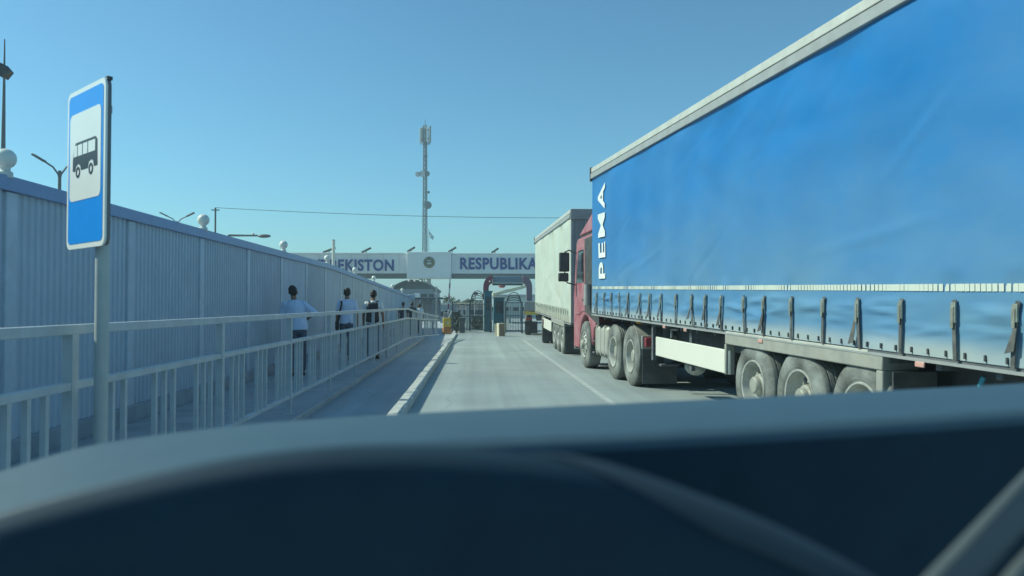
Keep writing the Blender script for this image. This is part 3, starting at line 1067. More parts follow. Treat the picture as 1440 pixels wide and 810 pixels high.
# --- tractor units
def tractor(name, label, loc, yaw, paint, cat='truck tractor'):
    t = thing(name, label, cat, loc, (0, 0, yaw))
    R = 0.54
    Wd = 2.5
    # cab shell: side outline with a wheel arch cut out
    prof = [(2.95, 0.95), (2.95, 3.0), (3.1, 3.06), (4.9, 3.06), (5.05, 2.98), (5.36, 1.85), (5.42, 1.7), (5.42, 0.42), (4.72, 0.42)]
    prof += [(4.02 + 0.68 * math.cos(rad(a)), 0.54 + 0.68 * math.sin(rad(a))) for a in range(0, 181, 15)]
    prof += [(3.28, 0.62), (3.1, 0.95)]
    MB().prism(prof, lambda a, b: (0.03, a, b), lambda a, b: (Wd - 0.03, a, b)).build('cab', paint, t, bevel=0.05, seg=3)
    door = MB().prism([(3.97, 1.30), (3.97, 2.86), (4.78, 2.86), (5.1, 1.75), (5.1, 1.22), (4.7, 1.22), (4.35, 1.30)], lambda a, b: (0.012, a, b), lambda a, b: (0.04, a, b))
    door = door.build('door', paint, t, bevel=0.01)
    MB().prism([(4.08, 1.98), (4.08, 2.76), (4.72, 2.76), (4.96, 1.98)], lambda a, b: (0.006, a, b), lambda a, b: (0.03, a, b)).build('window', m_glass, door, bevel=0.008)
    MB().box(-0.006, 0.01, 4.02, 4.2, 1.55, 1.6).build('handle', m_black, door, bevel=0.006)
    MB().prism([(5.07, 2.86), (5.37, 1.86), (5.39, 1.86), (5.09, 2.9)], lambda a, b: (0.2, a + 0.02, b), lambda a, b: (Wd - 0.2, a + 0.02, b)).build('windscreen', m_glass, t)
    MB().box(0.05, Wd - 0.05, 5.42, 5.5, 0.35, 0.72).build('bumper', m_grey, t, bevel=0.03)
    for x in (0.12, Wd - 0.42):
        MB().box(x, x + 0.3, 5.5, 5.53, 0.5, 0.66).build('headlight', m_swhite, t, bevel=0.02)
    # roof fairing: high at the back, sloping forward
    fp = [(2.97, 3.13), (2.97, 3.70), (3.35, 3.66), (3.75, 3.52), (4.3, 3.34), (4.95, 3.13)]
    MB().prism(fp, lambda a, b: (0.06 + 0.12 * (b - 3.13), a, b), lambda a, b: (Wd - 0.06 - 0.12 * (b - 3.13), a, b)).build('roof_fairing', paint, t, bevel=0.04, seg=3)
    MB().box(0.10, Wd - 0.10, 2.98, 4.8, 3.062, 3.128).build('fairing_gap', m_black, t, smooth=0)
    for x0, s_ in ((0.0, 1), (Wd, -1)):
        MB().hexa([(x0 + s_ * 0.005, 2.48, 1.0), (x0 + s_ * 0.029, 2.48, 1.0), (x0 + s_ * 0.028, 3.93, 1.30), (x0 + s_ * 0.0, 3.93, 1.30)],
                  [(x0 + s_ * 0.03, 2.55, 3.02), (x0 + s_ * 0.055, 2.55, 3.02), (x0 + s_ * 0.028, 3.95, 2.98), (x0 + s_ * 0.0, 3.95, 2.98)]).build('side_deflector', m_black, t, bevel=0.008)
        MB().tube([(x0 - s_ * 0.06, 3.35, 1.45), (x0 - s_ * 0.06, 3.35, 1.92)], [0.09, 0.08], 12).build('air_intake', m_grey, t)
    # mirrors
    for s, x in ((-1, 0.0), (1, Wd)):
        arm = MB().tube([(x + s * -0.02, 5.0, 2.72), (x + s * 0.16, 5.05, 2.8), (x + s * 0.27, 5.05, 2.74)], 0.017, 8)
        arm.tube([(x + s * -0.02, 5.12, 1.95), (x + s * 0.2, 5.06, 2.0), (x + s * 0.25, 5.05, 2.1)], 0.017, 8).tube([(x + s * 0.27, 5.07, 2.74), (x + s * 0.25, 5.07, 2.02)], 0.014, 8)
        arm.build('mirror_arm', m_black, t)
        mr = MB().box(min(x + s * 0.15, x + s * 0.40), max(x + s * 0.15, x + s * 0.40), 5.0, 5.12, 2.27, 2.74).build('mirror', m_black, t, bevel=0.03, seg=3)
        MB().box(min(x + s * 0.18, x + s * 0.37), max(x + s * 0.18, x + s * 0.37), 4.994, 4.999, 2.31, 2.70).build('mirror_glass', m_mirror, mr)
        mr = MB().box(min(x + s * 0.17, x + s * 0.42), max(x + s * 0.17, x + s * 0.42), 5.0, 5.12, 2.03, 2.24).build('mirror', m_black, t, bevel=0.03, seg=3)
        MB().box(min(x + s * 0.20, x + s * 0.39), max(x + s * 0.20, x + s * 0.39), 4.994, 4.999, 2.06, 2.21).build('mirror_glass', m_mirror, mr)
    # chassis
    MB().box(0.82, 0.94, -1.0, 5.2, 0.72, 0.98).build('chassis_beam', m_chass, t, bevel=0.01)
    MB().box(1.56, 1.68, -1.0, 5.2, 0.72, 0.98).build('chassis_beam', m_chass, t, bevel=0.01)
    for y in (-0.95, 0.65, 2.2):
        MB().box(0.942, 1.558, y - 0.06, y + 0.06, 0.74, 0.96).build('cross_member', m_chass, t, smooth=0)
    MB().lathe([(0.12, 0.99), (0.5, 0.99), (0.5, 1.06), (0.12, 1.06)], 24, 'z', (1.25, 0.55, 0), close=True).build('fifth_wheel', m_chass, t)
    put_wheel(t, 'front', 0.0, 4.02, R, R, 0.32)
    put_wheel(t, 'front', Wd, 4.02, R, R, 0.32, True)
    for y in (0.0, 1.27):
        put_wheel(t, 'dual', 0.0, y, R, R, 0.29)
        put_wheel(t, 'dual', Wd, y, R, R, 0.29, True)
        put_wheel(t, 'dual', 0.33, y, R, R, 0.29)
        put_wheel(t, 'dual', Wd - 0.33, y, R, R, 0.29, True)
        MB().tube([(0.6, y, R), (Wd - 0.6, y, R)], 0.1, 10).build('axle', m_chass, t)
    # fuel tank with bands, steps, battery box
    for x0, x1 in ((0.06, 0.72), (Wd - 0.72, Wd - 0.06)):
        tk = MB().box(x0, x1, 1.98, 3.16, 0.38, 1.02).build('fuel_tank', m_tank, t, bevel=0.1, seg=4)
        for y in (2.2, 2.57, 2.94):
            MB().box(x0 - 0.012, x1 + 0.012, y - 0.035, y + 0.035, 0.368, 1.032).build('tank_band', m_fender, tk, bevel=0.1, seg=4)
    st = MB()
    for z in (0.4, 0.66):
        st.box(0.05, 0.5, 3.17, 3.36, z - 0.02, z + 0.02)
    st.box(0.46, 0.52, 3.17, 3.36, 0.36, 1.0)
    st.build('step', m_chass, t, bevel=0.008)
    MB().tube([(0.5, 2.3, 1.08), (0.45, 2.55, 1.32), (0.42, 2.85, 1.18)], 0.015, 6).build('hose', m_black, t)
    # rear mudguards, lights, flaps
    for x0 in (0.03, Wd - 0.65):
        g_ = MB()
        pts = [(-(R + 0.05) * math.cos(rad(a)), R + (R + 0.05) * math.sin(rad(a))) for a in range(5, 76, 10)]
        inn = [(-(R + 0.03) * math.cos(rad(a)), R + (R + 0.03) * math.sin(rad(a))) for a in range(75, 4, -10)]
        g_.prism(pts + inn, lambda a, b: (x0, a, b), lambda a, b: (x0 + 0.62, a, b)).build('mudguard', m_fender, t)
        MB().box(x0 + 0.04, x0 + 0.34, -0.80, -0.72, 0.74, 0.90).build('tail_light', m_redlens, t, bevel=0.012)
        MB().box(x0, x0 + 0.62, -0.718, -0.66, 0.70, 0.93).build('light_bracket', m_fender, t, bevel=0.01)
        MB().box(x0 + 0.01, x0 + 0.62, -0.70, -0.685, 0.10, 0.698).build('mudflap', m_flap, t, smooth=0)
    return t


rear_ax = P(885, 430, 14.06)
trc = tractor('truck_tractor', 'dusty red truck tractor with black mirrors pulling the blue trailer', (rear_ax.x, 14.06, 0), rad(3.9), m_red)
coil = []
for i in range(61):
    a = i / 60 * 2 * math.pi * 6
    coil.append((0.12 + 0.06 * math.cos(a), 0.05 - i * 0.007, 1.19 + 0.06 * math.sin(a)))
MB().tube(coil, 0.014, 6).build('cable_coil', m_coil, trc)
wx = P(762, 430, 29.4)
tractor('truck_tractor', 'white truck tractor mostly hidden in front of the pale beige trailer', (wx.x + 0.04, 29.9, 0), yaw2 - rad(6.5), m_white)

# --- the next truck at the gate, seen from behind
a = P(736.5, 430, 36.9)
t3 = thing('flatbed_truck', 'dark flatbed truck with a yellow rear board, farthest in the truck queue', 'truck', (a.x, 36.9, 0), (0, 0, rad(-4)))
m_yel = M('yellow_board', (0.62, 0.46, 0.10), 0.5, var=0.15)
MB().box(0, 2.4, 0, 4.5, 1.0, 1.16).build('bed', m_dark, t3, bevel=0.02)
MB().box(0.02, 2.38, -0.03, 0.03, 1.17, 1.62).build('tailgate', m_grey, t3, bevel=0.015)
MB().box(0.05, 2.35, -0.06, -0.032, 0.98, 1.13).build('rear_board', m_yel, t3, bevel=0.01)
MB().box(0.6, 1.8, 0.1, 4.4, 0.7, 0.98).build('chassis_beam', m_chass, t3, bevel=0.01)
MB().box(0.02, 2.38, 3.9, 4.4, 1.161, 1.6).build('headboard', m_dark, t3, bevel=0.02)
for x, rr in ((0.05, False), (2.35, True)):
    put_wheel(t3, 'dual', x, 0.9, 0.46, 0.46, 0.29, rr)
    put_wheel(t3, 'dual', x, 2.1, 0.46, 0.46, 0.29, rr)
for x in (0.05, 1.75):
    MB().box(x, x + 0.6, 0.3, 0.32, 0.1, 0.66).build('mudflap', m_flap, t3, smooth=0)
    MB().box(x + 0.05, x + 0.35, -0.03, 0.0, 0.74, 0.86).build('tail_light', m_redlens, t3, bevel=0.01)

# ------------------------------------------------------------------ overhead sign across the road
m_beam = M('gantry_white', (0.84,0.87,0.88), 0.5, var=0.05, scale=1, dust=(0.34, 0.35, 0.35), dust_amt=0.4, dscale=0.5)
m_beam2 = M('gantry_shade_and_joints', (0.13, 0.15, 0.15), 0.6, var=0.1)  # shade under the beam put into the colour; panel joints use it too
m_box = M('gantry_box_white', (0.80,0.82,0.82), 0.45, var=0.05, scale=1)
m_blue = M('lettering_blue', (0.012, 0.05, 0.26), 0.4, var=0.08)
m_col = M('gantry_column', (0.42, 0.44, 0.43), 0.5, var=0.1)
GY = 110.0
gan = thing('overhead_sign', 'long white overhead sign beam with blue lettering spanning the road', 'overhead sign', (0, GY, 0))
zt, zl, zb = P(650, 356, GY).z, P(650, 385, GY).z, P(650, 392, GY).z
xl, xa, xb, xr = P(395, 370, GY).x, P(573, 370, GY).x, P(635, 370, GY).x, P(1000, 370, GY).x
for n_, x0, x1 in (('left', xl, xa - 0.02), ('right', xb + 0.02, xr)):
    s = MB().box(x0, x1, -0.6, 0.6, zl, zt - 0.25).build('beam', m_beam, gan, bevel=0.04)
    MB().box(x0, x1, -0.72, 0.72, zt - 0.248, zt - 0.02).build('beam_cap', m_box, gan, bevel=0.03)
    MB().box(x0, x1, -0.5, 0.5, zb, zl - 0.002).build('shaded_soffit', m_beam2, gan, bevel=0.02)  # dark strip stands in for the shade along the beam's underside
    for k in range(8):
        xx = x0 + (x1 - x0) * (k + 0.5) / 8
        MB().box(xx - 0.012, xx + 0.012, -0.612, -0.601, zl + 0.02, zt - 0.27).build('panel_joint', m_beam2, gan, smooth=0)
MB().box(xa, xb, -1.1, 1.1, zb - 0.02, zt + 0.1).build('center_box', m_box, gan, bevel=0.05)
MB().box(xa + 0.02, xb - 0.02, -1.13, -1.101, zb + 0.05, zb + 0.30).build('box_trim', m_beam, gan, smooth=0)
for x in (P(592, 400, GY).x, P(603, 400, GY).x):
    MB().box(x - 0.28, x + 0.28, -0.3, 0.3, 0, zb - 0.022).build('column', m_col, gan, bevel=0.03)
for x in (xr - 1,):
    MB().box(x - 0.35, x + 0.35, -0.35, 0.35, 0, zb).build('column', m_col, gan, bevel=0.03)
MB().bar((P(604, 398, GY).x, 0, P(604, 398, GY).z), (P(616, 412, GY).x, 0, P(616, 412, GY).z), 0.25).build('brace', m_col, gan)


def sign_text(body, px0, px1, py0, py1):
    a, b = P(px0, py1, GY - 0.6), P(px1, py0, GY - 0.6)
    me = text_into(body, a.x, b.x, a.z, b.z, 0.08, 0.03, 1.08)
    me.materials.append(m_blue)
    o = link('lettering', me, gan)
    o.rotation_euler = (math.pi / 2, 0, 0)
    o.location = (0, -0.62, 0)


sign_text("O\u2018ZBEKISTON", 430, 554, 364.5, 381)
sign_text('RESPUBLIKASI', 647, 769, 362.5, 379)
# state emblem on the middle box
ec = P(603.5, 369, GY - 1.1)
em = MB().lathe([(0, 0), (0.78, 0), (0.78, -0.06), (0, -0.06)], 36, 'y', (ec.x, -1.102, ec.z)).build('emblem', M('emblem_dark', (0.07, 0.10, 0.10), 0.5), gan)
m_eg = M('emblem_gold', (0.45, 0.38, 0.16), 0.4, 0.3)
w = MB()
for s in (-1, 1):
    for k in range(11):
        a = rad(-80 + 15 * k)
        x, z = ec.x + s * 0.6 * math.cos(a), ec.z + 0.6 * math.sin(a)
        w.ball((x, -1.175, z), (0.10, 0.03, 0.055))
w.build('wreath', m_eg, em)
w = MB()
w.prism([(-0.30, -0.28), (0.30, -0.28), (0.36, 0.0), (0.12, -0.05), (0, 0.08), (-0.12, -0.05), (-0.36, 0.0)],
        lambda a, b: (ec.x + a, -1.165, ec.z + b), lambda a, b: (ec.x + a, -1.21, ec.z + b))
for k in range(7):
    a = rad(30 + 20 * k)
    w.bar((ec.x + 0.1 * math.cos(a), -1.18, ec.z + 0.08 + 0.1 * math.sin(a)), (ec.x + 0.42 * math.cos(a), -1.18, ec.z + 0.06 + 0.36 * math.sin(a)), 0.05)
w.build('bird_and_sun', M('emblem_pale', (0.55, 0.58, 0.5), 0.5), em)

flabs = ['floodlight on the left beam above the fence, beside the white pole', 'floodlight on the left beam above the letter T',
         'floodlight on the middle box left of the mast', 'floodlight on the middle box right of the mast', 'floodlight on the right beam above the letters']
for lab, px, py, w_ in zip(flabs, (463, 515, 578, 636, 696), (358, 355, 353, 353, 354), (1.7, 1.3, 1.1, 1.1, 1.0)):
    p = P(px, py, GY)
    base = zt + 0.1 if 573 < px < 640 else zt - 0.02
    t = thing('floodlight', lab, 'floodlight', (p.x, GY, base), group='floodlights along the top of the overhead sign')
    MB().bar((0, 0, 0), (0, 0, 0.32), 0.1).build('stem', m_dark, t)
    MB().bar((-w_ * 0.5, 0, 0.06), (w_ * 0.5, 0, 0.72), 0.6, 0.24).build('lamp_head', m_dark, t, bevel=0.03)

# flag beside the mast
p0, p1 = P(603, 350, GY + 3), P(603, 322, GY + 3)
t = thing('flag', 'small pale flag hanging from a thin pole beside the mast', 'flag', (p0.x, GY + 3, 0))
MB().lathe([(0, 0), (0.05, 0), (0.04, p1.z), (0, p1.z)], 8, 'z').build('flagpole', m_galv, t)
zf = P(603, 325, GY + 3).z
f = MB().grid(lambda u, v: (0.04 + 0.75 * u * (1 - 0.3 * v), 0.12 * math.sin(u * 6 + v * 2), zf - 0.9 * u - 0.75 * v * (0.35 + 0.65 * (1 - u)) + 0.1 * math.sin(v * 5)), 10, 8)
o = f.build('cloth', M('flag_cloth', (0.35, 0.5, 0.55), 0.8), t)
o.modifiers.new('thickness', 'SOLIDIFY').thickness = 0.01

# ------------------------------------------------------------------ telecom mast
MY = 128.0
b0, b1 = P(597.5, 355, MY), P(594.5, 176, MY)
mast = thing('telecom_mast', 'tall lattice telecom mast with ring of antennas at its top behind the overhead sign', 'mast', (b0.x, MY, 0))
H = b1.z
m_mast = M('mast_steel', (0.24, 0.28, 0.30), 0.5, 0.2, var=0.1)
m_ant = M('antenna_white', (0.66, 0.70, 0.70), 0.45, var=0.05)
dx = b1.x - b0.x


def mw(z):
    return 0.46 - 0.2 * z / H


def cx(z):
    return dx * z / H * 0.0


legs = [(math.cos(rad(a)), math.sin(rad(a))) for a in (90, 210, 330)]
for ca, sa in legs:
    MB().tube([(ca * mw(0), sa * mw(0), 0), (ca * mw(H), sa * mw(H), H)], 0.10, 6).build('leg', m_mast, mast)
br = MB()
z = 0
while z < H - 1:
    z2 = z + 0.75
    for k in range(3):
        (ca, sa), (cb, sb) = legs[k], legs[(k + 1) % 3]
        br.bar((ca * mw(z), sa * mw(z), z), (cb * mw(z2), sb * mw(z2), z2), 0.05)
        br.bar((ca * mw(z2), sa * mw(z2), z2), (cb * mw(z2), sb * mw(z2), z2), 0.05)
    z = z2
tag(br.build('brace', m_mast, mast, smooth=0), kind='stuff')
za, zc = P(594, 200, MY).z, P(594, 180, MY).z
for k in range(9):
    a = rad(40 * k + 10)
    x, y = 0.85 * math.cos(a), 0.85 * math.sin(a)
    MB().box(-0.12, 0.12, -0.07, 0.07, za, zc + random.uniform(-0.1, 0.5)).build('antenna', m_ant if k % 3 else m_mast, mast, bevel=0.03).location = (x, y, 0)
for zz in (za - 0.25, za + 0.5, zc - 0.4):
    rg = MB().lathe([(0.78, zz), (0.86, zz), (0.86, zz + 0.09), (0.78, zz + 0.09)], 18, 'z', close=True)
    for k in range(3):
        a = rad(120 * k)
        rg.bar((0, 0, zz + 0.04), (0.8 * math.cos(a), 0.8 * math.sin(a), zz + 0.04), 0.07)
    rg.build('antenna_ring', m_mast, mast)
MB().tube([(0, 0, H - 0.5), (0, 0, P(594, 168, MY).z)], 0.05, 6).build('lightning_rod', m_mast, mast)
for px, py, r_, s in ((588, 246, 0.42, -1), (594, 245, 0.5, 0), (601, 245, 0.42, 1), (602, 289, 0.62, 1), (599, 221, 0.3, 1), (603, 271, 0.2, 1)):
    p = P(px, py, MY)
    d = MB().lathe([(0, -0.25), (r_, -0.25), (r_, 0.1), (r_ * 0.8, 0.25), (0, 0.25)], 20, 'y', (p.x - b0.x, -0.45, p.z)).build('dish', m_ant if s < 1 else m_mast, mast)
    MB().bar((0, 0, p.z), (p.x - b0.x, -0.3, p.z), 0.09).build('dish_arm', m_mast, d)

# ------------------------------------------------------------------ gate and checkpoint
m_teal = M('teal_steel', (0.06, 0.19, 0.23), 0.5, var=0.15, scale=3)
m_gate = M('gate_iron', (0.10, 0.12, 0.125), 0.5, var=0.2, scale=6)
m_pred = M('portal_red', (0.32, 0.07, 0.10), 0.5, var=0.1)
m_mauve = M('portal_mauve', (0.30, 0.20, 0.24), 0.5, var=0.1)
m_pink = M('pink_plaster', (0.50, 0.36, 0.33), 0.8, var=0.1)
m_cream = M('cream_roof', (0.62, 0.58, 0.42), 0.6, var=0.1)
m_facade = M('pale_plaster', (0.58, 0.60, 0.56), 0.8, var=0.08)
m_win = M('window_glass', (0.05, 0.07, 0.09), 0.15, var=0.2)
m_pgrey = M('portal_grey', (0.24, 0.29, 0.34), 0.5, var=0.08)


def gate(name, label, px0, px1, pytop, Y, bars, arch):
    a, b = P(px0, pytop, Y), P(px1, pytop, Y)
    t = thing(name, label, 'gate', (a.x, Y, 0))
    w, h = b.x - a.x, a.z
    for x in (0, w):
        MB().box(x - 0.04, x + 0.04, -0.04, 0.04, 0, h).build('gate_post', m_gate, t, bevel=0.01)
    for z in (0.12, h * 0.55, h - 0.06):
        MB().box(0.041, w - 0.041, -0.02, 0.02, z - 0.02, z + 0.02).build('gate_rail', m_gate, t, smooth=0)
    bm_ = MB().box(-0.012, 0.012, -0.012, 0.012, 0.141, h * 0.55 - 0.021).box(-0.012, 0.012, -0.012, 0.012, h * 0.55 + 0.021, h - 0.081).mesh('bar', 0)
    bm_.materials.append(m_gate)
    for k in range(bars):
        link('bar', bm_, t, (w * (k + 1) / (bars + 1), 0, 0))
    if arch:
        for q in range(4):
            pts = [(w / 2 + (w / 2 - 0.06) * math.cos(rad(180 - 180 * i / 12)), 0, h + (0.5 - 0.13 * q) * math.sin(rad(180 * i / 12)) - 0.03) for i in range(13)]
            MB().tube(pts, 0.022, 6).build('arch_bar', m_gate, t)
    return t


gate('iron_gate', 'dark barred iron gate across the road under the overhead sign', 636, 690, 426, 41, 24, False)
gate('iron_gate', 'tall barred gate leaf with arched top left of the flatbed truck', 711, 734, 424, 40, 9, True)
gate('iron_gate', 'narrow barred gate leaf beside the dark gate pier', 661, 682, 421, 43, 10, True)

a = P(650, 447, 40.4)
t = thing('gate_pier', 'dark square gate pier in the middle of the dark iron gate', 'pier', (a.x, 40.4, 0))
MB().box(-0.14, 0.14, -0.14, 0.14, 0, 0.72).build('shaft', m_gate, t, bevel=0.02)
MB().box(-0.18, 0.18, -0.18, 0.18, 0.721, 0.79).build('cap', m_gate, t, bevel=0.02)

# red and white portal
PY = 43.0
x0, x1, x2, x3 = (P(px, 400, PY).x for px in (679.5, 691, 737, 748))
ztop = P(690, 387, PY).z
t = thing('portal', 'portal with rounded red corners and a grey sign panel behind the gates', 'portal', (0, PY, 0))
rr = x1 - x0
for s, xx, xi in ((1, x0, x1), (-1, x3, x2)):
    zc_ = ztop - 0.75
    MB().box(min(xx, xx + s * 0.28), max(xx, xx + s * 0.28), -0.25, 0.25, 0, zc_ - 0.6).build('post', m_white if s > 0 else m_pgrey, t, bevel=0.02)
    outer = [(xx + s * 0.5 - s * 0.5 * math.cos(rad(a)), zc_ + 0.1 + 0.62 * math.sin(rad(a))) for a in range(0, 91, 15)]
    inner = [(xx + s * 0.5 - s * 0.2 * math.cos(rad(a)), zc_ + 0.0 + 0.30 * math.sin(rad(a))) for a in range(90, -1, -15)]
    MB().prism([(xx, zc_ - 0.598)] + outer + inner + [(xx + s * 0.3, zc_ - 0.598)], lambda a, b: (a, -0.27, b), lambda a, b: (a, 0.27, b)).build('corner', m_pred if s > 0 else m_mauve, t)
MB().ball((x0 + 0.36, -0.3, ztop - 0.36), (0.05, 0.04, 0.05)).build('lamp', m_white, t)
MB().box(x0 + 0.52, x3 - 0.52, -0.12, 0.12, ztop - 0.42, ztop - 0.06).build('sign_panel', m_pgrey, t, bevel=0.02)
MB().box(x0 + 0.5, x3 - 0.5, -0.1, 0.1, ztop - 0.56, ztop - 0.44).build('beam', m_gate, t, smooth=0)

# teal booths
for lab, pa, pb, top, Y, kind in (('narrow teal steel guard booth with a tall white strip light beside the red portal corner', 681, 692, 409, 42.0, 1),
                                  ('wide teal steel guard booth with white window strip in the middle of the portal', 694, 710, 417, 43.8, 2)):
    a, b = P(pa, top, Y), P(pb, top, Y)
    t = thing('guard_booth', lab, 'booth', (a.x, Y, 0))
    w = b.x - a.x
    MB().box(0, w, 0, 1.0, 0, a.z - 0.06).build('shell', m_teal, t, bevel=0.01)
    MB().box(-0.04, w + 0.04, -0.05, 1.05, a.z - 0.058, a.z).build('roof', m_white if kind == 2 else m_teal, t, bevel=0.01)
    MB().box(w * 0.2, w * 0.85, -0.012, -0.001, a.z * 0.52, a.z * 0.86).build('window', m_win, t, smooth=0)
    MB().box(w * 0.9, w * 0.99, -0.03, -0.001, a.z * 0.25, a.z * 0.95).build('strip', m_white, t, smooth=0)
    MB().box(w * 0.15, w * 0.8, -0.01, -0.001, 0.1, a.z * 0.48).build('door', m_teal, t, bevel=0.005)
# canopy roof with a red dome
Y = 60
a, b = P(693, 421, Y), P(741, 404, Y)
t = thing('canopy', 'cream sloped canopy roof with a small red dome behind the portal', 'canopy', (a.x, Y, 0))
w = b.x - a.x
MB().hexa([(0, 0, a.z + 0.28), (w, 0, b.z), (w, 6, b.z), (0, 6, a.z + 0.28)], [(0, 0, a.z + 0.5), (w, 0, b.z + 0.22), (w, 6, b.z + 0.22), (0, 6, a.z + 0.5)]).build('roof', m_cream, t, bevel=0.03)
MB().box(0.1, w, 0.3, 5.8, a.z - 0.6, a.z + 0.1).build('fascia', m_facade, t, bevel=0.02)
for x in (0.3, w * 0.5, w - 0.4):
    MB().box(x - 0.1, x + 0.1, 0.4, 0.6, 0, a.z - 0.61).build('column', m_col, t, bevel=0.02)
dm = P(706, 402, Y)
MB().ball((dm.x - a.x, 0.2, dm.z), (0.28, 0.28, 0.16)).build('dome', m_pred, t)

# small things on the road by the gate
a = P(706, 473, 36)
t = thing('crate', 'pale open sided wooden crate standing on the road before the gates', 'crate', (a.x, 36, 0), (0, 0, rad(18)))
m_cr = M('crate_wood', (0.62, 0.57, 0.42), 0.8, var=0.15)
m_cr2 = M('crate_inside', (0.26, 0.20, 0.15), 0.85, var=0.2)
for x in (-0.16, 0.13):
    MB().box(x, x + 0.03, 0, 0.3, 0, 0.60).build('side', m_cr, t, bevel=0.006)
MB().box(-0.129, 0.129, 0, 0.3, 0.57, 0.60).build('top', m_cr, t, bevel=0.006)
MB().box(-0.129, 0.129, 0.0, 0.3, 0.0, 0.03).build('bottom', m_cr, t, bevel=0.006)
MB().box(-0.128, 0.128, 0.05, 0.28, 0.031, 0.569).build('infill', m_cr2, t, smooth=0)
a = P(700, 473, 36.6)
t = thing('board', 'pale upright board leaning behind the wooden crate on the road', 'board', (a.x, 36.7, 0), (rad(-6), 0, rad(40)))
MB().box(-0.12, 0.12, 0, 0.04, 0, 0.56).build('face', m_cr, t, bevel=0.005)
MB().box(-0.1, 0.1, 0.041, 0.09, 0.1, 0.16).build('batten', m_cr2, t, smooth=0)

a = P(628, 470, 38.6)
t = thing('traffic_barrier', 'yellow and orange plastic traffic barrier at the end of the kerb', 'barrier', (a.x, 38.9, 0), (0, 0, rad(12)))
m_by = M('barrier_yellow', (0.70, 0.48, 0.08), 0.5, var=0.12)
m_bo = M('barrier_orange', (0.50, 0.20, 0.06), 0.55, var=0.15)
MB().hexa([(-0.22, -0.2, 0), (0.22, -0.2, 0), (0.22, 0.2, 0), (-0.22, 0.2, 0)], [(-0.19, -0.1, 0.34), (0.19, -0.1, 0.34), (0.19, 0.1, 0.34), (-0.19, 0.1, 0.34)]).build('base', m_bo, t, bevel=0.03)
MB().hexa([(-0.18, -0.1, 0.342), (0.18, -0.1, 0.342), (0.18, 0.1, 0.342), (-0.18, 0.1, 0.342)], [(-0.2, -0.07, 0.8), (0.2, -0.07, 0.8), (0.2, 0.07, 0.8), (-0.2, 0.07, 0.8)]).build('body', m_by, t, bevel=0.03)
MB().ball((0.02, -0.1, 0.55), (0.06, 0.03, 0.06)).build('reflector', m_white, t)
MB().bar((0.1, 0, 0.8), (0.24, 0, 1.15), 0.06).build('handle', m_white, t)

# sidewalk shelter on the left behind the fence end
SY = 47.0
a, b, c_ = P(583, 419.5, SY), P(622, 420.5, SY), P(610, 440, SY)
t = thing('shelter', 'small flat roofed steel shelter at the end of the sidewalk', 'shelter', (a.x, SY, 0))
w = b.x - a.x
MB().box(0, w, 0, 2.5, a.z - 0.06, a.z + 0.06).build('roof', m_lampgrey, t, bevel=0.02)
for x in (0.25, w * 0.66, w - 0.35):
    MB().box(x - 0.05, x + 0.05, 0.1, 0.2, 0, a.z - 0.062).build('post', m_galv, t, bevel=0.01)
MB().box(0.3, w - 0.2, 2.3, 2.36, 0.4, a.z - 0.1).build('back_panel', m_plinth, t, bevel=0.01)
for k in range(5):
    z = 0.3 + k * 0.28
    MB().bar((w * 0.66 + 0.06, 0.15, z), (w - 0.41, 0.15, z + 0.26), 0.035).build('brace', m_galv, t)
a, b = P(616.5, 404, 44), P(618, 470, 44)
t = thing('pole', 'thin grey pole by the bent end of the railing', 'pole', (a.x, 42, 0))
MB().lathe([(0, 0), (0.05, 0), (0.035, a.z), (0, a.z)], 10, 'z').build('shaft', m_galv, t)
MB().bar((0, 0, 1.9), (-0.3, 0, 2.15), 0.05).build('bracket', m_galv, t)
a = P(586.5, 416.5, 50)
t = thing('notice_board', 'small square white notice board beyond the end of the fence', 'sign', (a.x, 50, 0))
MB().box(-0.17, 0.17, -0.015, 0.015, a.z - 0.17, a.z + 0.17).build('plate', m_swhite, t, bevel=0.01)
MB().box(-0.02, 0.02, 0.016, 0.05, 0, a.z + 0.1).build('post', m_galv, t, bevel=0.005)

# dark hall with arched roof behind the fence end
HY = 85.0
a, b = P(548, 420, HY), P(612, 420, HY)
t = thing('customs_hall', 'dark customs hall with a low curved roof under the left beam', 'building', (a.x, HY, 0))
w = b.x - a.x
zr = P(580, 406, HY).z
top_ = lambda u: zr + 1.0 * (1 - (2 * u - 1) ** 2)
m_hall = M('hall_roof', (0.10, 0.13, 0.14), 0.6, var=0.15)
MB().box(0.15, w - 0.15, 0.2, 14, 0, zr - 0.05).build('wall', m_pgrey, t)
poly = [(w * i / 14, top_(i / 14)) for i in range(15)] + [(w * (14 - i) / 14, top_((14 - i) / 14) - 0.25) for i in range(15)]
MB().prism(poly, lambda p, q: (p, 0, q), lambda p, q: (p, 14.2, q)).build('roof', m_hall, t)
MB().prism([(w * i / 14, top_(i / 14) - 0.26) for i in range(15)] + [(w - 0.15, zr - 0.051), (0.15, zr - 0.051)], lambda p, q: (p, 0.21, q), lambda p, q: (p, 0.3, q)).build('gable', m_hall, t)
for k in range(6):
    x = w * (k + 0.5) / 6
    MB().box(x - 0.3, x + 0.3, 0.15, 0.199, 1.2, 2.6).build('window', m_win, t, smooth=0)
for k in range(4):
    x = w * (0.42 + 0.13 * k)
    MB().ball((x, -0.15, zr + 0.85), (0.13, 0.13, 0.11)).build('roof_lamp', m_globe, t)

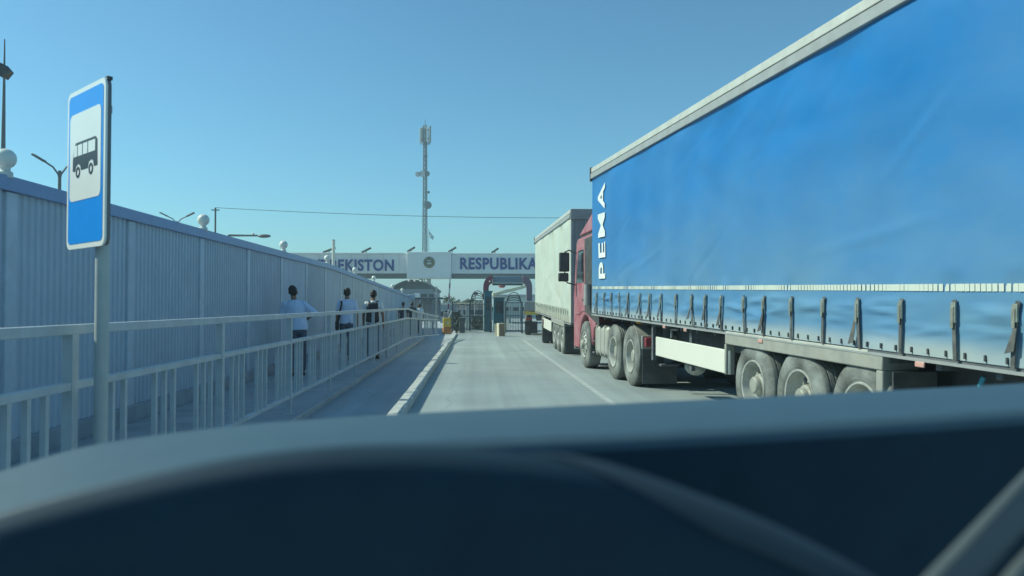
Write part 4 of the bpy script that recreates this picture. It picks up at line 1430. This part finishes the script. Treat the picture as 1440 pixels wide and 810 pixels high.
# buildings and trees beyond the gate
for lab, pa, pb, top, Y, mt, nw, fl_ in (('pale building with pink upper wall beyond the iron gate', 640, 683, 426, 75, m_facade, 5, 1),
                                         ('dark grey windowless block behind the yellow barrier', 619, 637, 426, 62, m_pgrey, 2, 0),
                                         ('pale long building beyond the wide guard booth', 690, 760, 414, 82, m_facade, 7, 0)):
    a, b = P(pa, top, Y), P(pb, top, Y)
    t = thing('building', lab, 'building', (a.x, Y, 0))
    w, h = b.x - a.x, a.z
    MB().box(0, w, 0, 7, 0, h - 0.2).build('wall', mt, t)
    if fl_:
        MB().box(0.05, w - 0.05, -0.03, -0.002, h * 0.68, h - 0.22).build('upper_wall', m_pink, t, smooth=0)
    MB().box(-0.15, w + 0.15, -0.15, 7.15, h - 0.198, h).build('roof', m_cream if fl_ else m_col, t, bevel=0.03)
    for k in range(nw):
        x = w * (k + 0.5) / nw
        f = MB().box(x - 0.34, x + 0.34, -0.05, -0.001 if not fl_ else -0.031, h * 0.28, h * 0.62).build('window', m_white, t, smooth=0)
        MB().box(x - 0.28, x + 0.28, -0.06, -0.051, h * 0.31, h * 0.59).build('pane', m_win, f, smooth=0)

m_leaf = M('leaves', (0.055, 0.085, 0.035), 0.7, var=0.45, scale=1.2)
m_bark = M('bark', (0.12, 0.09, 0.06), 0.9, var=0.3)


def tree(lab, px, pytop, Y, rw, group=None):
    p = P(px, pytop, Y)
    t = thing('tree', lab, 'tree', (p.x, Y, 0), group=group)
    h = p.z
    mb = MB().tube([(0, 0, 0), (0.05, 0, h * 0.35), (0, 0.05, h * 0.75)], [h * 0.035, h * 0.028, h * 0.01], 8)
    for k in range(6):
        a = random.uniform(0, 6.28)
        z0 = h * random.uniform(0.3, 0.6)
        mb.tube([(0.03, 0, z0), (rw * 0.4 * math.cos(a), rw * 0.4 * math.sin(a), z0 + h * 0.14), (rw * 0.75 * math.cos(a), rw * 0.75 * math.sin(a), z0 + h * 0.26)], [h * 0.016, h * 0.01, h * 0.004], 5)
    mb.build('trunk', m_bark, t)
    lf = MB()
    cl = []
    for k in range(26):
        a, e = random.uniform(0, 6.28), random.uniform(-0.75, 1)
        q = rw * random.uniform(0.45, 0.95) * math.sqrt(max(0.05, 1 - e * e * 0.8))
        cl.append((q * math.cos(a), q * math.sin(a), h * 0.66 + e * h * 0.30, rw * random.uniform(0.2, 0.38)))
    for x, y, z, r_ in cl:
        for k in range(46):
            d = Vector((random.gauss(0, 1), random.gauss(0, 1), random.gauss(0, 1))).normalized() * r_ * random.uniform(0.4, 1.0)
            c0 = Vector((x, y, z)) + d
            u = Vector((random.gauss(0, 1), random.gauss(0, 1), random.gauss(0, 1))).normalized()
            v = u.cross(Vector((random.gauss(0, 1), random.gauss(0, 1), random.gauss(0, 1)))).normalized()
            s_ = rw * 0.075
            lf.add([c0 - u * s_, c0 + v * s_ * 0.6, c0 + u * s_, c0 - v * s_ * 0.6], [(0, 1, 2, 3)])
    lf.build('crown', m_leaf, t, smooth=0)


def shrub(lab, px, py, Y, r_, h):
    p = P(px, py, Y)
    t = thing('shrub', lab, 'shrub', (p.x, Y, 0))
    mb = MB()
    for k in range(5):
        a = random.uniform(0, 6.28)
        mb.tube([(0, 0, 0), (r_ * 0.5 * math.cos(a), r_ * 0.5 * math.sin(a), h * 0.6)], [0.03, 0.012], 5)
    mb.build('stem', m_bark, t)
    lf = MB()
    for k in range(900):
        a, e, q = random.uniform(0, 6.28), random.uniform(0.08, 1), random.random() ** 0.4
        rr_ = r_ * q * math.sqrt(max(0.08, 1 - (2 * e - 1) ** 2)) * (1 + 0.25 * math.sin(3 * a + 5 * e))
        c0 = Vector((rr_ * math.cos(a), rr_ * math.sin(a), h * e))
        u = Vector((random.gauss(0, 1), random.gauss(0, 1), random.gauss(0, 1))).normalized() * 0.05
        v = u.cross(Vector((random.gauss(0, 1), random.gauss(0, 1), random.gauss(0, 1)))).normalized() * 0.03
        lf.add([c0 - u, c0 + v, c0 + u, c0 - v], [(0, 1, 2, 3)])
    lf.build('foliage', m_leaf, t, smooth=0)


shrub('dark leafy shrub between the yellow barrier and the dark gate pier', 641, 455, 42.5, 0.42, 1.05)
shrub('low dark shrub behind the dark iron gate right of the gate pier', 672, 460, 46, 0.5, 0.8)
for lab, px, top, Y, w_ in (('white square gate post behind the shrub, first of the white posts', 642, 431, 45, 0.16), ('white square gate post behind the dark gate pier', 650, 429, 46, 0.14),
                            ('white square gate post left of the arched gate leaf', 657, 430, 45, 0.18)):
    p = P(px, top, Y)
    t = thing('post', lab, 'post', (p.x, Y, 0), group='white gate posts')
    MB().box(-w_ / 2, w_ / 2, -w_ / 2, w_ / 2, 0, p.z).build('shaft', m_white, t, bevel=0.01)
    MB().box(-w_ / 2 - 0.03, w_ / 2 + 0.03, -w_ / 2 - 0.03, w_ / 2 + 0.03, p.z, p.z + 0.06).build('cap', m_grey, t, bevel=0.01)
p = P(621.5, 428, 45.5)
t = thing('barrier_gate', 'red and white striped barrier arm raised beside the yellow traffic barrier', 'barrier', (p.x + 0.25, 45.5, 0))
MB().box(-0.15, 0.15, -0.15, 0.15, 0, 1.0).build('cabinet', m_grey, t, bevel=0.02)
for k in range(7):
    a_, b_ = 0.9 + 0.3 * k, 0.9 + 0.3 * (k + 1)
    MB().bar((0.05 + 0.06 * a_, -0.18, a_), (0.05 + 0.06 * b_, -0.18, b_ - 0.004), 0.08, 0.04).build('stripe', m_pred if k % 2 else m_white, t, smooth=0)
p = P(668, 412, 52)
t = thing('security_camera', 'small dark security camera on a thin pole left of the portal', 'camera', (p.x, 52, 0))
MB().lathe([(0, 0), (0.05, 0), (0.04, p.z), (0, p.z)], 8, 'z').build('pole', m_galv, t)
MB().box(-0.12, 0.2, -0.3, 0.0, p.z - 0.12, p.z + 0.05).build('housing', m_dark, t, bevel=0.02)
G = 'trees beyond the gate'
tree('green tree beyond the gate just right of the thin grey pole', 633, 418, 120, 1.5, G)
tree('bushy green tree beyond the gate over the dark iron gate', 648, 424, 125, 1.6, G)
tree('small green tree beyond the gate left of the red portal corner', 661, 421, 130, 1.4, G)
tree('low green tree beside the pale building beyond the gate', 673, 424, 135, 1.6, G)
tree('wide green tree low behind the dark grey block', 622, 428, 118, 1.5, G)

# ------------------------------------------------------------------ people on the sidewalk
m_skin = M('skin', (0.30, 0.17, 0.11), 0.55, var=0.06)
m_hair = M('black_hair', (0.015, 0.013, 0.012), 0.6, var=0.3, scale=30, bump=0.3, bscale=80)
m_trouser = M('dark_trousers', (0.10, 0.12, 0.16), 0.85, var=0.15, scale=12)
m_shoe = M('dark_shoes', (0.03, 0.03, 0.03), 0.6)
m_bag = M('dark_bag', (0.025, 0.028, 0.035), 0.7, var=0.2)
m_eye = M('eye', (0.05, 0.04, 0.035), 0.2)
m_shirt1 = M('pale_blue_shirt', (0.62, 0.72, 0.90), 0.85, var=0.06, scale=5)
m_shirt2 = M('light_blue_shirt', (0.66, 0.75, 0.92), 0.85, var=0.06, scale=5)
m_shirt3 = M('white_shirt', (0.80, 0.82, 0.80), 0.85, var=0.05, scale=5)
m_shirt4 = M('dark_shirt', (0.06, 0.07, 0.09), 0.85)


def blob(name, mb, mat, parent, voxel, ratio=0.5, smooth=4):
    """One continuous skin over overlapping shapes."""
    o = D.objects.new('tmp', mb.mesh('tmp', 0))
    COL.objects.link(o)
    m = o.modifiers.new('r', 'REMESH')
    m.mode = 'VOXEL'
    m.voxel_size = voxel
    m2 = o.modifiers.new('s', 'SMOOTH')
    m2.iterations = smooth
    m2.factor = 0.5
    m3 = o.modifiers.new('d', 'DECIMATE')
    m3.ratio = ratio
    dg = bpy.context.evaluated_depsgraph_get()
    me = D.meshes.new_from_object(o.evaluated_get(dg))
    D.objects.remove(o)
    me.name = name
    me.materials.clear()
    me.materials.append(mat)
    me.polygons.foreach_set('use_smooth', [True] * len(me.polygons))
    q = D.objects.new(name, me)
    COL.objects.link(q)
    if parent:
        q.parent = parent
    return q


def limb(mb, pts, rs):
    mb.tube(pts, rs, 12)
    for p, r_ in zip(pts, rs):
        mb.ball(p, r_ * 0.99, 12, 8)


def loft(mb, rings, n=20):
    """rings: (z, rx, ry, cx, cy)"""
    vs, fs = [], []
    for z, rx, ry, cx_, cy_ in rings:
        for k in range(n):
            a = 2 * math.pi * k / n
            vs.append((cx_ + rx * math.cos(a), cy_ + ry * math.sin(a), z))
    for j in range(len(rings) - 1):
        for k in range(n):
            k2 = (k + 1) % n
            fs.append((j * n + k, j * n + k2, (j + 1) * n + k2, (j + 1) * n + k))
    fs += [tuple(range(n))[::-1], tuple((len(rings) - 1) * n + k for k in range(n))]
    mb.add(vs, fs)


def person(label, loc, H, yaw, shirt, arms, legs_, lean=0.0, group=None, far=False, baggy=1.0, sleeve=0.72, head_turn=0.0, base=0.085):
    """Walks along local +Y. arms/legs_: joints for left (-x) and right (+x)."""
    k = H / 1.75
    t = thing('person', label, 'person', (loc[0], loc[1], base), (0, 0, yaw), group)
    t.scale = (k, k, k)
    shear = lambda v: (v[0] + lean * max(0, v[2] - 0.95), v[1], v[2])
    b = MB()
    hd = MB()
    hd.ball((0, 0.02, 1.645), (0.076, 0.096, 0.108), 16, 12).ball((0, 0.05, 1.575), (0.054, 0.058, 0.062)).ball((0, 0.118, 1.62), (0.014, 0.022, 0.022))
    for s in (-1, 1):
        hd.ball((s * 0.079, 0.012, 1.625), (0.012, 0.024, 0.033))
    cth, sth = math.cos(head_turn), math.sin(head_turn)
    turn = lambda v: (v[0] * cth - v[1] * sth, v[0] * sth + v[1] * cth, v[2])
    hd.warp(turn)
    b.add(hd.v, hd.f)
    limb(b, [(0, -0.015, 1.44), (0, 0.0, 1.56)], [0.058, 0.052])
    loft(b, [(0.88, 0.15, 0.10, 0, 0), (1.0, 0.15, 0.10, 0, 0), (1.12, 0.135, 0.095, 0, 0), (1.3, 0.155, 0.105, 0, 0), (1.4, 0.16, 0.095, 0, -0.01), (1.45, 0.10, 0.07, 0, -0.01)])
    for s, (el, wr) in zip((-1, 1), arms):
        sh = (s * 0.175, -0.005, 1.405)
        limb(b, [sh, el, wr], [0.05, 0.04, 0.027])
        d = (Vector(wr) - Vector(el)).normalized()
        wv = Vector(wr)
        palm = wv + d * 0.05
        side = Vector((0, 1, 0)) if abs(d.y) < 0.8 else Vector((0, 0, 1))
        side = (side - d * side.dot(d)).normalized()
        limb(b, [wv, palm - side * 0.02, palm + d * 0.035], [0.024, 0.022, 0.022])
        limb(b, [palm + side * 0.022, palm + side * 0.022 + d * 0.035], [0.022, 0.020])
        curl = Vector((-s, 0, 0))
        if not far:
            for q, ln in zip((-0.033, -0.011, 0.011, 0.033), (0.058, 0.07, 0.075, 0.066)):
                r0 = palm + side * q + d * 0.04
                limb(b, [r0, r0 + d * ln * 0.55 + curl * 0.008, r0 + d * ln * 0.95 + curl * 0.03], [0.0105, 0.0098, 0.009])
            limb(b, [palm + side * 0.035 - d * 0.02, palm + side * 0.062 + d * 0.015, palm + side * 0.06 + d * 0.05 + curl * 0.015], [0.012, 0.011, 0.0095])
    for s, (kn, an) in zip((-1, 1), legs_):
        limb(b, [(s * 0.085, 0, 0.9), kn, an], [0.082, 0.055, 0.04])
        b.ball((an[0], an[1] + 0.06, an[2] - 0.05), (0.045, 0.115, 0.032))
    b.warp(shear)
    blob('body', b, m_skin, t, 0.012 if far else 0.0075, 0.35)
    # shirt
    m_ = MB()
    loft(m_, [(0.90, 0.178, 0.132, 0, 0.005), (0.98, 0.176, 0.130, 0, 0), (1.1, 0.164, 0.122, 0, 0), (1.25, 0.178, 0.128, 0, 0), (1.35, 0.188, 0.122, 0, -0.005), (1.42, 0.17, 0.098, 0, -0.01),
              (1.46, 0.115, 0.085, 0, -0.012), (1.482, 0.074, 0.07, 0, -0.012)])
    for s, (el, wr) in zip((-1, 1), arms):
        sh = Vector((s * 0.168, -0.005, 1.402))
        e = sh.lerp(Vector(el), sleeve)
        limb(m_, [sh, sh.lerp(e, 0.5)], [0.068, 0.067])
        m_.tube([sh.lerp(e, 0.3), e], [0.067, 0.07], 14)
    m_.warp(lambda v: (v[0] * (1 + (baggy - 1) * min(1, max(0, (1.42 - v[2]) / 0.2))), v[1] * baggy, v[2]))
    m_.warp(shear)
    o = blob('shirt', m_, shirt, t, 0.012, 0.5, 6)
    if not far:
        tx = D.textures.get('cloth') or D.textures.new('cloth', 'CLOUDS')
        tx.noise_scale = 0.11
        dm_ = o.modifiers.new('folds', 'DISPLACE')
        dm_.texture = tx
        dm_.strength = 0.03
        dm_.mid_level = 0.5
    # trousers
    m_ = MB()
    m_.ball((0, -0.005, 0.92), (0.165, 0.125, 0.12))
    for s, (kn, an) in zip((-1, 1), legs_):
        a_ = Vector(an) + Vector((0, 0, 0.01))
        limb(m_, [(s * 0.085, 0, 0.88), kn], [0.096, 0.078])
        m_.tube([kn, a_], [0.078, 0.068], 14)
    m_.warp(shear)
    blob('trousers', m_, m_trouser, t, 0.012, 0.5, 5)
    for s, (kn, an) in zip((-1, 1), legs_):
        MB().ball((an[0], an[1] + 0.06, an[2] - 0.045), (0.052, 0.135, 0.042)).box(an[0] - 0.045, an[0] + 0.045, an[1] - 0.06, an[1] + 0.18, an[2] - 0.09, an[2] - 0.065).build('shoe', m_shoe, t, smooth=60)
    # hair
    m_ = MB()
    m_.ball((0, 0.008, 1.676), (0.083, 0.100, 0.090), 16, 12).ball((0, -0.03, 1.64), (0.081, 0.072, 0.085)).ball((0, 0.05, 1.71), (0.065, 0.06, 0.05))
    m_.warp(turn).warp(shear)
    o = blob('hair', m_, m_hair, t, 0.01, 0.6, 3)
    if not far:
        tx = D.textures.get('hair') or D.textures.new('hair', 'CLOUDS')
        tx.noise_scale = 0.03
        dm_ = o.modifiers.new('tufts', 'DISPLACE')
        dm_.texture = tx
        dm_.strength = 0.022
        for s in (-1, 1):
            e = MB().ball((s * 0.031, 0.105, 1.645), 0.012, 10, 8).warp(turn).warp(shear).build('eye', m_eye, t, smooth=60)
        MB().ball((0, 0.104, 1.572), (0.024, 0.008, 0.008)).warp(turn).warp(shear).build('mouth', M('lips', (0.28, 0.11, 0.09), 0.5), t, smooth=60)
    return t


# nearest: right elbow out, hand on the hip, leaning
A, B_ = P(420, 440, 15.3), None
p1 = person('nearest walking person in a loose pale blue shirt with one elbow held out', (A.x - 0.02, 15.3), 1.74, rad(12), m_shirt1,
            (((-0.23, 0.06, 1.16), (-0.06, 0.26, 1.08)), ((0.335, -0.05, 1.20), (0.16, 0.18, 1.08))),
            (((-0.095, 0.05, 0.5), (-0.10, -0.10, 0.11)), ((0.095, 0.06, 0.5), (0.10, 0.14, 0.095))), lean=-0.13, baggy=1.14, sleeve=0.98, group='people walking along the sidewalk')
A = P(488, 440, 19.3)
p2 = person('walking person in a light blue shirt with a dark bag strap over one shoulder', (A.x, 19.3), 1.78, rad(4), m_shirt2,
            (((-0.23, -0.03, 1.12), (-0.24, 0.02, 0.86)), ((0.23, 0.02, 1.12), (0.235, 0.10, 0.87))),
            (((-0.09, 0.07, 0.5), (-0.09, 0.16, 0.095)), ((0.09, 0.0, 0.5), (0.09, -0.16, 0.13))), group='people walking along the sidewalk')
ld = thing('shoulder_bag', 'dark shoulder bag carried on the hip by the person in the light blue shirt', 'bag', tuple(p2.location), (0, 0, rad(4)))
k_ = 1.78 / 1.75
pts = [(-0.13, -0.085, 1.47), (-0.12, -0.125, 1.38), (-0.15, -0.142, 1.25), (-0.17, -0.142, 1.1), (-0.2, -0.12, 0.98)]
mb = MB()
for a, b in zip(pts, pts[1:]):
    mb.bar(a, b, 0.045, 0.008, up=(0, 1, 0))
mb.build('strap', m_bag, ld)
MB().box(-0.27, -0.19, -0.17, 0.08, 0.76, 0.99).build('pouch', m_bag, ld, bevel=0.03, seg=3)
A = P(525, 440, 19.9)
p3 = person('walking person in a white shirt carrying a dark backpack', (A.x, 19.9), 1.74, rad(2), m_shirt3,
            (((-0.24, -0.02, 1.12), (-0.25, 0.05, 0.87)), ((0.24, 0.02, 1.12), (0.25, 0.06, 0.87))),
            (((-0.09, 0.0, 0.5), (-0.09, -0.15, 0.13)), ((0.09, 0.07, 0.5), (0.09, 0.15, 0.095))), group='people walking along the sidewalk')
bp = thing('backpack', 'dark backpack on the back of the person in the white shirt', 'bag', tuple(p3.location), (0, 0, rad(2)))
MB().hexa([(-0.17, -0.28, 0.94), (0.17, -0.28, 0.94), (0.17, -0.137, 0.94), (-0.17, -0.137, 0.94)],
          [(-0.13, -0.23, 1.43), (0.13, -0.23, 1.43), (0.13, -0.125, 1.43), (-0.13, -0.125, 1.43)]).build('pack', m_bag, bp, bevel=0.045, seg=3)
MB().box(-0.11, 0.11, -0.315, -0.278, 0.98, 1.18).build('pocket', m_bag, bp, bevel=0.015)
for s in (-1, 1):
    MB().tube([(s * 0.09, -0.14, 1.39), (s * 0.10, -0.10, 1.47), (s * 0.115, 0.05, 1.46), (s * 0.12, 0.125, 1.36), (s * 0.14, 0.125, 1.2)], 0.018, 8).build('strap', m_bag, bp)
rest = (((-0.23, 0.0, 1.12), (-0.23, 0.06, 0.86)), ((0.23, 0.0, 1.12), (0.23, 0.06, 0.86)))
rl = (((-0.09, 0.04, 0.5), (-0.09, 0.1, 0.095)), ((0.09, 0.02, 0.5), (0.09, -0.08, 0.105)))
for lab, px, py, Y, sh in (('small far off person with black hair by the end of the fence', 567, 424.5, 37, m_shirt4),
                           ('far off dark haired person at the bend of the railing', 579.5, 424.5, 38, m_shirt4),
                           ('far off person in a white shirt at the end of the sidewalk', 590, 427, 40, m_shirt3)):
    q = P(px, py, Y)
    person(lab, (q.x, Y), min(1.78, q.z - 0.01), rad(3), sh, rest, rl, far=True, group='people walking along the sidewalk', base=0.0)

# ------------------------------------------------------------------ the car we sit in: dashboard
m_dash = M('dash_top_plastic', (0.038, 0.080, 0.112), 0.55, var=0.06, scale=20, bump=0.05, bscale=300)
m_dash2 = M('dash_dark_plastic', (0.009, 0.032, 0.056), 0.8, var=0.1, scale=20, bump=0.05, bscale=300, spec=0.25)
m_edge = M('hood_highlight_plastic', (0.018, 0.035, 0.05), 0.6, var=0.06, scale=20)  # lighter than the hood: highlight along its edge put into the colour
m_trim = M('grey_trim', (0.075, 0.092, 0.095), 0.7, var=0.06, scale=10)
dash = thing('car_dashboard', 'blurred dark car dashboard with curved instrument hood along the bottom', 'dashboard', (0, 0.9, 1.2))


def cr(pts, t):
    """Catmull-Rom through (x, y) pixel stations."""
    n = len(pts) - 1
    i = min(int(t * n), n - 1)
    u = t * n - i
    p = [Vector(pts[max(0, min(n, i + k))]) for k in (-1, 0, 1, 2)]
    return 0.5 * (2 * p[1] + (p[2] - p[0]) * u + (2 * p[0] - 5 * p[1] + 4 * p[2] - p[3]) * u * u + (3 * p[1] - p[0] - 3 * p[2] + p[3]) * u ** 3)


far_e = [(-260, 742), (-100, 696), (0, 663), (130, 626), (300, 602), (450, 589), (620, 579), (900, 566), (1170, 553), (1440, 539), (1750, 522)]
near_e = [(-260, 800), (-100, 752), (0, 718), (130, 682), (300, 646), (450, 628), (620, 618), (900, 606), (1170, 591), (1440, 573), (1750, 552)]


def dash_pt(u, v):
    a, b = cr(far_e, u), cr(near_e, u)
    Yf, Yn = 0.98 + 0.22 * u, 0.70 + 0.16 * u
    f, n = P(a[0], a[1], Yf), P(b[0], b[1], Yn)
    if v < 0.15:                                  # turned-down edge at the windscreen
        q = f.copy()
        q.z -= 0.06 * (1 - v / 0.15) ** 2
        q.y += 0.05 * (1 - v / 0.15)
        return q
    if v < 0.6:
        w = (v - 0.15) / 0.45
        q = f.lerp(n, w)
        q.z += 0.004 * math.sin(w * math.pi)
        return q
    w = (v - 0.6) / 0.4
    q = n.copy()
    q.y -= 0.02 * math.sin(min(1, w * 5) * math.pi / 2) - 0.1 * max(0, w - 0.2)
    q.z -= 0.012 * (1 - math.cos(min(1, w * 5) * math.pi / 2)) + 0.5 * max(0, w - 0.2)
    return q


shift = Vector((0, 0.9, 1.2))
MB().grid(lambda u, v: dash_pt(u, v * 0.72) - shift, 60, 28).build('dash_top', m_dash, dash, smooth=180)


def fascia_pt(u, v):
    b = cr(near_e, u)
    n = P(b[0], b[1], 0.70 + 0.16 * u)
    return (n.x, n.y - 0.021 + 0.10 * v, n.z - 0.016 - 0.55 * v) - shift if False else Vector((n.x, n.y - 0.021 + 0.10 * v, n.z - 0.016 - 0.55 * v)) - shift


MB().grid(fascia_pt, 40, 6).build('fascia', m_dash2, dash, smooth=180)
ridge = [(-320, 850), (-150, 778), (0, 724), (150, 683), (300, 650), (450, 630), (600, 628), (740, 638), (850, 655), (1000, 706), (1110, 752), (1230, 815), (1330, 885)]


def hood_pt(u, v):
    a = cr(ridge, u)
    q = P(a[0], a[1], 0.47)
    if v < 0.5:                                    # back over the top of the instruments
        w = 1 - v / 0.5
        q.y += 0.20 * w
        q.z -= 0.035 * w * w + 0.03 * w
        return q - shift
    w = (v - 0.5) / 0.5
    q.y -= 0.016 * math.sin(min(1, w * 4) * math.pi / 2)
    q.z -= 0.016 * (1 - math.cos(min(1, w * 4) * math.pi / 2)) + 0.30 * max(0, w - 0.25)
    q.y += 0.10 * max(0, w - 0.25)
    return q - shift


MB().grid(hood_pt, 60, 20).build('instrument_hood', m_dash2, dash, smooth=180)


def rim_pt(u, v):
    a = cr(ridge, u)
    q = P(a[0], a[1], 0.47)
    q.y += 0.004 - 0.022 * math.sin(v * math.pi / 2)
    q.z += 0.0015 - 0.017 * (1 - math.cos(v * math.pi / 2))
    return q - shift


MB().grid(lambda u, v: rim_pt(0.58 + 0.42 * u, v * min(1, u / 0.4)), 30, 6).build('hood_edge_highlight', m_edge, dash, smooth=180)  # highlight on the hood's right edge, drawn as a lighter strip
# steering column side trim at the lower right
for (ax, ay), (bx, by), w_ in (((1310, 850), (1470, 670), 0.023), ((1405, 850), (1500, 720), 0.013)):
    MB().bar(P(ax, ay, 0.42) - shift, P(bx, by, 0.56) - shift, w_, 0.012, up=(0, -1, 0.6)).build('trim_strip', m_trim, dash, bevel=0.004)

# ------------------------------------------------------------------ the dusty air
m_air = D.materials.new('air')
m_air.use_nodes = True
nt = m_air.node_tree
nt.nodes.clear()
pv = nt.nodes.new('ShaderNodeVolumePrincipled')
pv.inputs['Color'].default_value = (0.80, 0.97, 1.0, 1)
pv.inputs['Density'].default_value = 0.0011
pv.inputs['Anisotropy'].default_value = 0.1
om = nt.nodes.new('ShaderNodeOutputMaterial')
nt.links.new(pv.outputs[0], om.inputs['Volume'])
hz = MB().box(-905, 905, -65, 1805, -1.1, 36.0).build('haze', m_air, smooth=0)
tag(hz, kind='stuff')
